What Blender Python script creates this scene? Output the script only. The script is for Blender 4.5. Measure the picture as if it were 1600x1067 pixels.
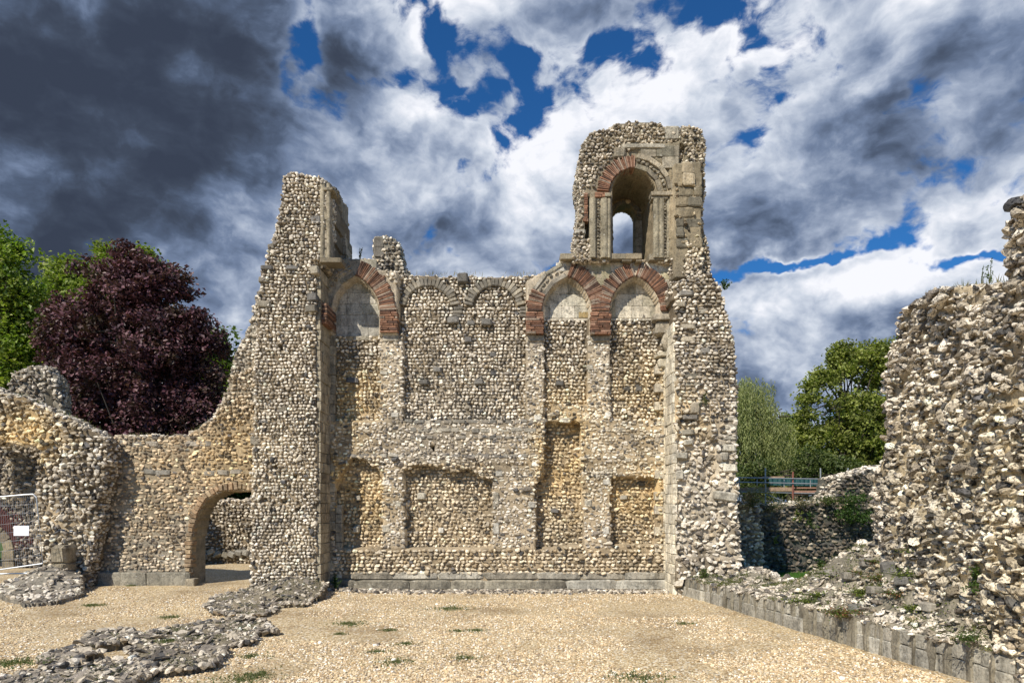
import bpy, bmesh, math, random
import numpy as np
from mathutils import Vector, Matrix
R = math.radians
rng = np.random.default_rng(7)
random.seed(7)
for o in list(bpy.data.objects): bpy.data.objects.remove(o)
scene = bpy.context.scene
COL = scene.collection

# ------------------------------------------------------------------ camera
F, CX, HY, H = 1067.0, 800.0, 790.0, 2.35      # focal (px of the 1600 px photo), centre, horizon row, eye height
cam = bpy.data.cameras.new('camera'); cam_o = bpy.data.objects.new('camera', cam); COL.objects.link(cam_o)
cam.sensor_width = 36; cam.lens = 36 * F / 1600; cam.shift_y = (HY - 533.5) / 1600
cam.clip_end = 5000; cam.clip_start = 0.1
cam_o.location = (0, 0, H); cam_o.rotation_euler = (R(90), 0, 0)
scene.camera = cam_o

# ------------------------------------------------------------------ exposure, sun
scene.view_settings.view_transform = 'Standard'; scene.view_settings.look = 'None'
scene.view_settings.gamma = 1.0; scene.view_settings.exposure = 0.14
SUN_AZ, SUN_EL = R(213), R(42)            # compass style: 180 = behind the camera, larger = to its left
sd = Vector((math.sin(SUN_AZ) * math.cos(SUN_EL), math.cos(SUN_AZ) * math.cos(SUN_EL), math.sin(SUN_EL)))
sl = bpy.data.lights.new('sun', 'SUN'); sl.energy = 5.0; sl.angle = R(0.5); sl.color = (1, .925, .80)
so = bpy.data.objects.new('sun', sl); COL.objects.link(so); so.location = (-20, -20, 40)
so.rotation_euler = sd.to_track_quat('Z', 'Y').to_euler()

# ------------------------------------------------------------------ world: Nishita sky + procedural cloud
world = bpy.data.worlds.new('World'); scene.world = world; world.use_nodes = True
class NT:
    def __init__(s, nt): s.nt = nt; s.n = nt.nodes; s.l = nt.links
    def node(s, t, **kw):
        n = s.n.new(t)
        for k, v in kw.items(): setattr(n, k, v)
        return n
    def put(s, inp, v):
        if v is None: return
        if isinstance(v, bpy.types.NodeSocket): s.l.new(v, inp)
        else: inp.default_value = v
    def math(s, op, a, b=None, c=None, clamp=False):
        n = s.node('ShaderNodeMath', operation=op, use_clamp=clamp)
        for i, v in enumerate((a, b, c)): s.put(n.inputs[i], v)
        return n.outputs[0]
    def vec(s, op, a, b=None, out=0):
        n = s.node('ShaderNodeVectorMath', operation=op)
        s.put(n.inputs[0], a)
        if b is not None:
            if op == 'SCALE': s.put(n.inputs['Scale'], b)
            else: s.put(n.inputs[1], b)
        return n.outputs[out]
    def noise(s, v, scale, detail=4, rough=.5, dist=0, out=0, w=None):
        n = s.node('ShaderNodeTexNoise')
        if w is not None: n.noise_dimensions = '4D'; n.inputs['W'].default_value = w
        s.put(n.inputs['Vector'], v)
        s.put(n.inputs['Scale'], float(scale)); s.put(n.inputs['Detail'], float(detail)); s.put(n.inputs['Roughness'], float(rough)); s.put(n.inputs['Distortion'], float(dist))
        return n.outputs[out]
    def ramp(s, f, stops, interp='LINEAR'):
        n = s.node('ShaderNodeValToRGB'); s.put(n.inputs[0], f); r = n.color_ramp; r.interpolation = interp
        while len(r.elements) > 1: r.elements.remove(r.elements[-1])
        for i, (p, c) in enumerate(stops):
            e = r.elements[0] if i == 0 else r.elements.new(p)
            e.position = p
            e.color = (c, c, c, 1) if isinstance(c, (int, float)) else (*c, 1)
        return n.outputs[0]
    def mix(s, f, a, b, blend='MIX'):
        n = s.node('ShaderNodeMix', data_type='RGBA', blend_type=blend)
        s.put(n.inputs[0], f)
        for i, v in ((6, a), (7, b)):
            if isinstance(v, tuple) and len(v) == 3: v = (*v, 1)
            s.put(n.inputs[i], v)
        return n.outputs[2]
    def smooth(s, f, a, b):
        n = s.node('ShaderNodeMapRange', interpolation_type='SMOOTHSTEP'); s.put(n.inputs[0], f)
        n.inputs[1].default_value = a; n.inputs[2].default_value = b
        return n.outputs[0]

def build_world():
    T = NT(world.node_tree); T.n.clear()
    out = T.node('ShaderNodeOutputWorld'); bg = T.node('ShaderNodeBackground')
    T.l.new(bg.outputs[0], out.inputs[0]); bg.inputs[1].default_value = 0.1
    sky = T.node('ShaderNodeTexSky', sky_type='NISHITA'); sky.sun_disc = False
    sky.sun_elevation = SUN_EL; sky.sun_rotation = SUN_AZ; sky.ozone_density = 3; sky.dust_density = .4
    tc = T.node('ShaderNodeTexCoord'); d = tc.outputs['Generated']
    sx = T.node('ShaderNodeSeparateXYZ'); T.l.new(d, sx.inputs[0]); x, y, z = sx.outputs
    az = T.math('ARCTAN2', x, y); el = T.math('ARCSINE', z)
    # wobble the layout coordinates so its patches have cloud-like borders
    w = T.vec('SUBTRACT', T.noise(d, 3.2, 6, .62, out=1), (.5, .5, .5))
    cmb = T.node('ShaderNodeCombineXYZ'); T.l.new(az, cmb.inputs[0]); T.l.new(el, cmb.inputs[1])
    p = T.vec('ADD', cmb.outputs[0], T.vec('MULTIPLY', w, (.22, .18, 0)))
    def ae(u, v):
        a = (u - CX) / F; b = (HY - v) / F
        return math.atan2(a, 1), math.asin(b / math.sqrt(1 + a * a + b * b))
    def field(blobs, base):
        acc = base
        for u, v, ru, rv, amp, rot in blobs:
            a, e = ae(u, v); k = F * 1.18
            q = T.vec('SUBTRACT', p, (a, e, 0))
            m = T.node('ShaderNodeMapping', vector_type='TEXTURE'); T.l.new(q, m.inputs[0])
            m.inputs['Rotation'].default_value = (0, 0, R(rot)); m.inputs['Scale'].default_value = (ru / k, rv / k, 1)
            L = T.vec('LENGTH', m.outputs[0], out=1)
            g = T.math('POWER', 2.718, T.math('MULTIPLY', T.math('MULTIPLY', L, L), -1.0))
            acc = T.math('ADD', acc, T.math('MULTIPLY', g, amp))
        return acc
    # cover: where cloud is thick (+) or blue shows (-).  light: how bright the cloud is
    cover = field([(120, 200, 420, 300, .40, 0), (480, 75, 42, 55, -.36, 0), (700, 30, 90, 40, -.13, 0), (850, 100, 80, 45, -.22, -20), (720, 190, 60, 60, .10, 0), (80, 460, 150, 50, .18, 0),
                   (560, 50, 70, 60, .16, 0), (730, 240, 70, 35, -.21, -50), (980, 85, 55, 28, -.18, 0), (1170, 100, 60, 40, -.14, 0),
                   (860, 60, 60, 40, .1, 0), (1250, 250, 420, 140, .22, 25), (1250, 425, 150, 11, -.34, 3), (1540, 396, 100, 9, -.26, 8), (1540, 290, 150, 70, .16, 0), (1380, 30, 90, 30, -.1, 0),
                   (385, 440, 70, 60, -.10, 0), (640, 320, 220, 90, .12, 0), (960, 190, 180, 60, .2, 15), (1350, 520, 260, 90, .25, 0), (1370, 170, 60, 25, -.1, 0)], .27)
    light = field([(60, 100, 430, 250, -.34, 0), (270, 90, 200, 170, -.16, 0), (250, 330, 260, 110, -.06, 0), (560, 150, 55, 80, -.30, 20), (350, 450, 200, 80, -.03, 0),
                   (440, 160, 70, 70, .22, 30), (650, 120, 90, 70, .20, 0), (620, 190, 60, 45, -.18, 0), (900, 170, 200, 60, .30, 20), (700, 370, 160, 55, -.12, 0), (1000, 60, 200, 80, .06, 0),
                   (1270, 110, 150, 60, .04, 15), (1300, 330, 360, 46, -.20, 6), (1180, 390, 160, 26, -.10, 0), (1480, 230, 160, 26, -.14, 22),
                   (1560, 100, 110, 45, .12, 30), (1320, 180, 200, 26, -.14, 22), (1350, 460, 260, 48, .46, -3), (1180, 590, 130, 45, -.62, 0), (1340, 520, 200, 25, -.04, 0), (900, 330, 200, 60, .08, 0), (620, 250, 140, 40, .12, 0), (1050, 160, 120, 50, .14, 0), (450, 330, 150, 60, .06, 0)], .50)
    # puffy detail: 3-D noise on a stretched direction, with domain warp
    w2 = T.vec('SUBTRACT', T.noise(d, 5, 4, .6, out=1), (.5, .5, .5))
    dd = T.vec('ADD', T.vec('MULTIPLY', d, (1, 1, 1.55)), T.vec('SCALE', w2, .10))
    def dens(v):
        a = T.noise(v, 4.2, 9, .58)
        vo = T.node('ShaderNodeTexVoronoi', feature='F1'); T.put(vo.inputs['Vector'], v); vo.inputs['Scale'].default_value = 13
        vo.inputs['Detail'].default_value = 2; vo.inputs['Roughness'].default_value = .55
        return T.math('ADD', T.math('SUBTRACT', T.math('MULTIPLY', a, 1.12), .13), T.math('MULTIPLY', T.math('SUBTRACT', .5, vo.outputs[0]), .22))
    D0 = dens(dd); R0 = T.noise(dd, 4.2, 9, .57); R1 = T.noise(T.vec('ADD', dd, (-.030, -.008, .050)), 4.2, 9, .57)
    fine = T.math('SUBTRACT', T.noise(dd, 17, 6, .62), .5)
    # unseen sky behind the viewer, on the sun's side, thinned to lower ambient light
    clear = T.smooth(y, .30, -.25)
    D = T.math('ADD', T.math('ADD', D0, cover), T.math('MULTIPLY', fine, .50))
    D = T.math('SUBTRACT', D, T.math('MULTIPLY', clear, .30))
    alpha = T.smooth(D, .475, .62)
    relief = T.math('SUBTRACT', R0, R1)
    lowf = T.math('SUBTRACT', T.noise(dd, 3.1, 5, .55, w=3.0), .5) if False else T.math('SUBTRACT', T.noise(T.vec('ADD', dd, (4, 3, 7)), 3.6, 6, .55), .5)
    thin = T.math('MULTIPLY', T.math('SUBTRACT', 1.0, T.smooth(D, .56, .80)), .26)
    V = T.math('ADD', light, T.math('MULTIPLY', relief, 2.1))
    V = T.math('ADD', V, T.math('MULTIPLY', lowf, .95))
    V = T.math('ADD', V, thin)
    V = T.math('ADD', V, T.math('MULTIPLY', fine, .30))
    V = T.math('MULTIPLY', T.math('ADD', V, T.math('SQRT', T.math('ADD', T.math('MULTIPLY', V, V), .05))), .5)
    V = T.math('ADD', V, T.math('ADD', T.math('MULTIPLY', lowf, .22), T.math('MULTIPLY', relief, .5)))
    ccol = T.ramp(V, [(0.0, (.38, .50, .80)), (.10, (.50, .66, 1.02)), (.24, (.80, 1.10, 1.75)), (.42, (1.6, 2.12, 3.25)), (.60, (3.2, 3.8, 5.0)), (.80, (5.8, 6.3, 7.2)), (1.0, (8.6, 8.7, 9.2))])
    bl = T.mix(1.0, sky.outputs[0], (.20, .58, .95), 'MULTIPLY')
    c = T.mix(alpha, bl, ccol)
    T.l.new(c, bg.inputs[0])
    world.cycles.sampling_method = 'MANUAL'; world.cycles.sample_map_resolution = 512
build_world()

# ------------------------------------------------------------------ numpy noise
def _hash(i, j, k, seed):
    h = (i * 374761393 + j * 668265263 + k * 2147483647 + seed * 974634777) & 0xFFFFFFFF
    h = ((h ^ (h >> 13)) * 1274126177) & 0xFFFFFFFF
    h = ((h ^ (h >> 16)) * 2246822519) & 0xFFFFFFFF
    return ((h ^ (h >> 15)) & 0xFFFFFF) / float(0xFFFFFF)
def vnoise(P, seed=0):
    P = np.asarray(P, float); I = np.floor(P).astype(np.int64); f = P - I; f = f * f * (3 - 2 * f)
    r = 0
    for a in (0, 1):
        for b in (0, 1):
            for c in (0, 1):
                wgt = (f[..., 0] if a else 1 - f[..., 0]) * (f[..., 1] if b else 1 - f[..., 1]) * (f[..., 2] if c else 1 - f[..., 2])
                r = r + wgt * _hash(I[..., 0] + a, I[..., 1] + b, I[..., 2] + c, seed)
    return r
def fbm(P, sc=1., octv=4, seed=0, rough=.5):
    P = np.asarray(P, float) * sc; r = 0; amp = 1; tot = 0
    for o in range(octv):
        r = r + amp * (vnoise(P, seed + o * 17) - .5) * 2; tot += amp; amp *= rough; P = P * 2.03 + 11.3
    return r / tot
def p2(s, z, y=0.): return np.stack([s, np.full_like(s, y), z], -1)

def inpoly(px, py, poly):
    poly = np.asarray(poly, float); r = np.zeros(px.shape, bool); n = len(poly)
    for i in range(n):
        x0, y0 = poly[i]; x1, y1 = poly[(i + 1) % n]
        if y0 == y1: continue
        c = ((y0 > py) != (y1 > py)) & (px < (x1 - x0) * (py - y0) / (y1 - y0) + x0)
        r ^= c
    return r
def rect(u0, v0, u1, v1): return [(u0, v0), (u1, v0), (u1, v1), (u0, v1)]
def pointed(cx, spring, w, top, bottom, n=10):      # pointed-arch outline in photo pixels
    h = spring - top; Rr = (h * h + w * w) / (2 * w); pts = [(cx - w, bottom)]
    a1 = math.asin(h / Rr)
    for i in range(n + 1):
        a = a1 * i / n; pts.append((cx - w + Rr - Rr * math.cos(a), spring - Rr * math.sin(a)))
    for i in range(n - 1, -1, -1):
        a = a1 * i / n; pts.append((cx + w - Rr + Rr * math.cos(a), spring - Rr * math.sin(a)))
    pts.append((cx + w, bottom)); return pts
def roundarch(cx, spring, w, top, bottom, n=14):
    h = spring - top; pts = [(cx - w, bottom)]
    for i in range(n + 1):
        a = math.pi * i / n; pts.append((cx - w * math.cos(a), spring - h * math.sin(a)))
    pts.append((cx + w, bottom)); return pts

class Frame:
    """vertical plane: point P, direction S along it, normal N towards the viewer"""
    def __init__(s, P, S):
        s.P = np.array([P[0], P[1], 0.]); S = np.array([S[0], S[1], 0.]); s.S = S / np.linalg.norm(S)
        s.N = np.array([s.S[1], -s.S[0], 0.]); s.Z = np.array([0, 0, 1.])
        s.B = np.stack([s.S, s.N, s.Z], 1)          # columns
    def px(s, u, v):
        a = (u - CX) / F
        # t*(a,1) = P + S*q
        M = np.array([[a, -s.S[0]], [1., -s.S[1]]]); t, q = np.linalg.solve(M, s.P[:2])
        return q, H + (HY - v) / F * t
    def poly(s, pts): return [s.px(*p) for p in pts]
    def w(s, q, d, z):
        q = np.asarray(q, float)[..., None]; d = np.asarray(d, float)[..., None]; z = np.asarray(z, float)[..., None]
        return s.P + s.S * q + s.N * d + s.Z * z

# ------------------------------------------------------------------ mesh building
def mesh_np(name, V, faces, mat, col=None, smooth=False, parent=None):
    """faces: list of (M,k) int arrays"""
    me = bpy.data.meshes.new(name); V = np.asarray(V, np.float32)
    me.vertices.add(len(V)); me.vertices.foreach_set('co', V.ravel())
    loops = np.concatenate([f.ravel() for f in faces]).astype(np.int32)
    tot = np.concatenate([np.full(len(f), f.shape[1], np.int32) for f in faces])
    st = np.concatenate([[0], np.cumsum(tot)[:-1]]).astype(np.int32)
    me.loops.add(len(loops)); me.loops.foreach_set('vertex_index', loops)
    me.polygons.add(len(tot)); me.polygons.foreach_set('loop_start', st); me.polygons.foreach_set('loop_total', tot)
    me.polygons.foreach_set('use_smooth', np.full(len(tot), smooth, bool))
    if col is not None:
        ca = me.color_attributes.new('Col', 'FLOAT_COLOR', 'POINT')
        c = np.ones((len(V), 4), np.float32); c[:, :3] = col; ca.data.foreach_set('color', c.ravel())
    me.update(calc_edges=True)
    me.materials.append(mat)
    o = bpy.data.objects.new(name, me); COL.objects.link(o)
    if parent is not None: o.parent = parent
    return o
def localise(root_loc, o):       # shift mesh data so that the child sits relative to its parent
    pass
class Acc:
    def __init__(s): s.V = []; s.C = []; s.Fs = {}; s.n = 0
    def raw(s, V, faces, col):
        V = np.asarray(V, float); s.V.append(V)
        c = np.empty((len(V), 3)); c[:] = col; s.C.append(c)
        for f in faces:
            f = np.asarray(f, int); s.Fs.setdefault(f.shape[1], []).append(f + s.n)
        s.n += len(V)
    def inst(s, lib, cen, Rm, sc, col):
        """lib: list of (verts, faces, dark) ; cen N,3 ; Rm N,3,3 ; sc N,3 ; col N,3"""
        N = len(cen)
        if N == 0: return
        ids = rng.integers(0, len(lib), N)
        for k, (v, f, dk) in enumerate(lib):
            m = np.where(ids == k)[0]
            if len(m) == 0: continue
            W = np.einsum('nij,nvj->nvi', Rm[m], v[None] * sc[m][:, None, :]) + cen[m][:, None, :]
            nv = len(v)
            FF = (f[None] + (np.arange(len(m)) * nv)[:, None, None]).reshape(-1, f.shape[1]) + s.n
            s.V.append(W.reshape(-1, 3)); s.Fs.setdefault(f.shape[1], []).append(FF)
            c = col[m][:, None, :] * np.ones((1, nv, 1))
            if dk is not None:
                fl = np.array([.13, .125, .125]); t = dk[None, :, None] * (rng.random((len(m), 1, 1)) < .16)
                c = c * (1 - t) + fl * t
            s.C.append(c.reshape(-1, 3)); s.n += len(m) * nv
    def build(s, name, mat, parent=None, smooth=False):
        return mesh_np(name, np.concatenate(s.V), [np.concatenate(f) for f in s.Fs.values()], mat, np.concatenate(s.C), smooth, parent)

def ico(sub):
    bm = bmesh.new(); bmesh.ops.create_icosphere(bm, subdivisions=sub, radius=1)
    V = np.array([v.co[:] for v in bm.verts]); Fc = np.array([[v.index for v in f.verts] for f in bm.faces]); bm.free(); return V, Fc
def stone_lib(n, sub, cuts=7, lo=.62, hi=.95, amp=.18, boxy=.35):
    out = []
    V0, F0 = ico(sub)
    for k in range(n):
        V = V0.copy()
        m = np.abs(V).max(1, keepdims=True); V = V * (1 - boxy) + V / m * boxy
        V *= (1 + amp * fbm(V0 * 1.1 + k * 7.7, 1, 3, k))[:, None]
        dk = np.zeros(len(V))
        for c in range(cuts):
            nn = rng.normal(size=3); nn /= np.linalg.norm(nn); dd = rng.uniform(lo, hi)
            e = V @ nn - dd; hit = e > 0; V[hit] -= np.outer(e[hit], nn)
            if c < 2 and nn[1] > -.2: dk[hit] = .9
        out.append((V, F0, dk))
    return out
LIB1 = stone_lib(40, 2, 13, .46, .86, .34, .4)
LIB2 = stone_lib(30, 3, 13, .45, .88, .40, .25)
LIBP = [(v, f, None) for v, f, d in stone_lib(8, 1, 3)]
def block_lib(n, ch=.07, amp=.02):
    out = []
    for k in range(n):
        bm = bmesh.new(); bmesh.ops.create_cube(bm, size=2)
        bmesh.ops.bevel(bm, geom=bm.edges[:], offset=ch * 2, segments=1, affect='EDGES')
        bmesh.ops.triangulate(bm, faces=bm.faces[:])
        V = np.array([v.co[:] for v in bm.verts]); bm.verts.index_update()
        Fc = np.array([[v.index for v in f.verts] for f in bm.faces]); bm.free()
        V = V + np.stack([fbm(V * .9 + k * 9 + j * 31, 1, 2, k + j) for j in range(3)], 1) * amp * 4
        out.append((V, Fc, None))
    return out
BLK = block_lib(8, .05, .012); BRK = block_lib(5, .06, .02); ROUGHB = block_lib(12, .14, .05)

def rots(n, ax, ay, az):
    a = rng.normal(0, 1, (n, 3)) * np.array([ax, ay, az]); c, s = np.cos(a), np.sin(a)
    Z = np.zeros(n); O = np.ones(n)
    Rx = np.stack([O, Z, Z, Z, c[:, 0], -s[:, 0], Z, s[:, 0], c[:, 0]], 1).reshape(n, 3, 3)
    Ry = np.stack([c[:, 1], Z, s[:, 1], Z, O, Z, -s[:, 1], Z, c[:, 1]], 1).reshape(n, 3, 3)
    Rz = np.stack([c[:, 2], -s[:, 2], Z, s[:, 2], c[:, 2], Z, Z, Z, O], 1).reshape(n, 3, 3)
    return Rx @ Ry @ Rz
def palette(n, cols, wts, jit=.12):
    c = np.array(cols)[rng.choice(len(cols), n, p=np.array(wts) / sum(wts))]
    return np.clip(c * (1 + rng.normal(0, jit, (n, 1))), .01, .95)

# ------------------------------------------------------------------ materials
def mat_masonry(name, rough=.9, spot=.5, scale=9., bump=.5, dirt=.35, lich=0.0, streak=0.0):
    m = bpy.data.materials.new(name); m.use_nodes = True; T = NT(m.node_tree); b = T.n['Principled BSDF']
    at = T.node('ShaderNodeAttribute', attribute_name='Col').outputs['Color']
    ge = T.node('ShaderNodeNewGeometry').outputs['Position']
    n1 = T.noise(ge, scale, 6, .65); n2 = T.noise(ge, 1.1, 5, .6); n3 = T.noise(ge, scale * 5, 3, .6)
    k = T.ramp(n1, [(.30, 1 - spot), (.5, 1.0), (.72, 1 + spot * .45)])
    c = T.mix(1.0, at, k, 'MULTIPLY')
    k2 = T.ramp(n2, [(.33, 1 - dirt), (.6, 1.06)])
    c = T.mix(1.0, c, k2, 'MULTIPLY')
    k3 = T.ramp(n3, [(.36, .66), (.5, 1.0), (.7, 1.13)])
    c = T.mix(1.0, c, k3, 'MULTIPLY')
    if lich:
        l = T.ramp(T.noise(T.vec('ADD', ge, (9, 2, 5)), 6, 6, .7), [(.56, 0.), (.66, lich)])
        c = T.mix(l, c, (.10, .095, .075))
    if streak:
        st = T.ramp(T.noise(T.vec('MULTIPLY', ge, (5, 5, 1.1)), 1.6, 6, .65), [(.38, 1 - streak), (.52, 1.0), (.72, 1 + streak * .5)])
        c = T.mix(1.0, c, st, 'MULTIPLY')
        l2 = T.ramp(T.noise(T.vec('ADD', ge, (3, 12, 1)), 13, 5, .6), [(.62, 0.), (.70, .55)]); c = T.mix(l2, c, (.56, .54, .48))
    T.l.new(c, b.inputs['Base Color']); b.inputs['Roughness'].default_value = rough
    b.inputs['Specular IOR Level'].default_value = .25
    bp = T.node('ShaderNodeBump'); bp.inputs['Strength'].default_value = bump; bp.inputs['Distance'].default_value = .02
    h = T.math('ADD', T.noise(ge, scale * 2.5, 8, .65), T.math('MULTIPLY', n3, .3))
    T.l.new(h, bp.inputs['Height']); T.l.new(bp.outputs[0], b.inputs['Normal'])
    return m
M_MORT = mat_masonry('mortar', .95, .35, 5, .9, .35, .35)
M_FLINT = mat_masonry('flint', .6, .55, 18, .5, .25)
M_RUB = mat_masonry('knapped_flint', .5, .35, 10, .5, .25)
def _mottle(m):
    T = NT(m.node_tree); b = T.n['Principled BSDF']; l = b.inputs['Base Color'].links[0].from_socket; ge = T.node('ShaderNodeNewGeometry').outputs['Position']
    k = T.ramp(T.noise(ge, 26, 4, .62), [(.41, .22), (.47, 1.0), (.60, 1.05), (.66, 1.3)]); T.l.new(T.mix(1.0, l, k, 'MULTIPLY'), b.inputs['Base Color'])
_mottle(M_RUB)
M_ASH = mat_masonry('ashlar_stone', .9, .45, 5, .8, .35, .6, .26)
M_BRICK = mat_masonry('roman_brick', .9, .55, 12, .6, .35, .45)
M_DARKST = mat_masonry('weathered_stone', .9, .4, 6, .7, .3, .5)
def simple(name, col, rough=.6, metal=0., nz=.2, sc=8.):
    m = bpy.data.materials.new(name); m.use_nodes = True; T = NT(m.node_tree); b = T.n['Principled BSDF']
    ge = T.node('ShaderNodeNewGeometry').outputs['Position']
    k = T.ramp(T.noise(ge, sc, 5, .6), [(.3, 1 - nz), (.7, 1 + nz)])
    T.l.new(T.mix(1.0, col, k, 'MULTIPLY'), b.inputs['Base Color'])
    b.inputs['Roughness'].default_value = rough; b.inputs['Metallic'].default_value = metal
    return m
def mat_leaf(name, trans=.35):
    m = bpy.data.materials.new(name); m.use_nodes = True; T = NT(m.node_tree); b = T.n['Principled BSDF']
    at = T.node('ShaderNodeAttribute', attribute_name='Col').outputs['Color']
    T.l.new(at, b.inputs['Base Color']); b.inputs['Roughness'].default_value = .5; b.inputs['Specular IOR Level'].default_value = .35
    tr = T.node('ShaderNodeBsdfTranslucent'); T.l.new(T.mix(1.0, at, (1.2, 1.5, .5), 'MULTIPLY'), tr.inputs[0])
    mx = T.node('ShaderNodeMixShader'); mx.inputs[0].default_value = trans
    T.l.new(b.outputs[0], mx.inputs[1]); T.l.new(tr.outputs[0], mx.inputs[2])
    T.l.new(mx.outputs[0], T.n['Material Output'].inputs[0]); return m
M_LEAF = mat_leaf('leaves'); M_LEAFP = mat_leaf('purple_leaves', .12)
M_BARK = simple('bark', (.05, .04, .03), .9, 0, .4, 6)

# ------------------------------------------------------------------ tagging
def tag(o, label=None, cat=None, group=None, kind=None):
    if label: o['label'] = label
    if cat: o['category'] = cat
    if group: o['group'] = group
    if kind: o['kind'] = kind
    return o
def thing(name, label, cat, loc=(0, 0, 0), group=None):
    o = bpy.data.objects.new(name, None); COL.objects.link(o); o.location = loc; o.empty_display_size = .3
    return tag(o, label, cat, group, 'thing')
def adopt(child, parent):        # parent a mesh made in world coordinates
    child.parent = parent
    p = Vector((0, 0, 0)); q = parent
    while q is not None: p += q.location; q = q.parent
    if child.type == 'MESH':
        child.data.transform(Matrix.Translation(-p))
    return child

# ------------------------------------------------------------------ wall height field
FLINT_COLS = [(.84, .755, .625), (.64, .56, .44), (.42, .36, .275), (.24, .205, .165), (.10, .094, .088), (.48, .39, .27)]
W_WHITE = [.52, .28, .10, .04, .02, .04]
W_MIX = [.34, .27, .18, .11, .06, .04]
W_GREY = [.14, .22, .30, .20, .10, .04]
MORT = np.array((.21, .165, .11)); OCHRE = np.array((.62, .43, .20)); LIGHTM = np.array((.54, .455, .335)); GREYM = np.array((.30, .255, .19)); TAN = np.array((.47, .37, .24))

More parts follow.
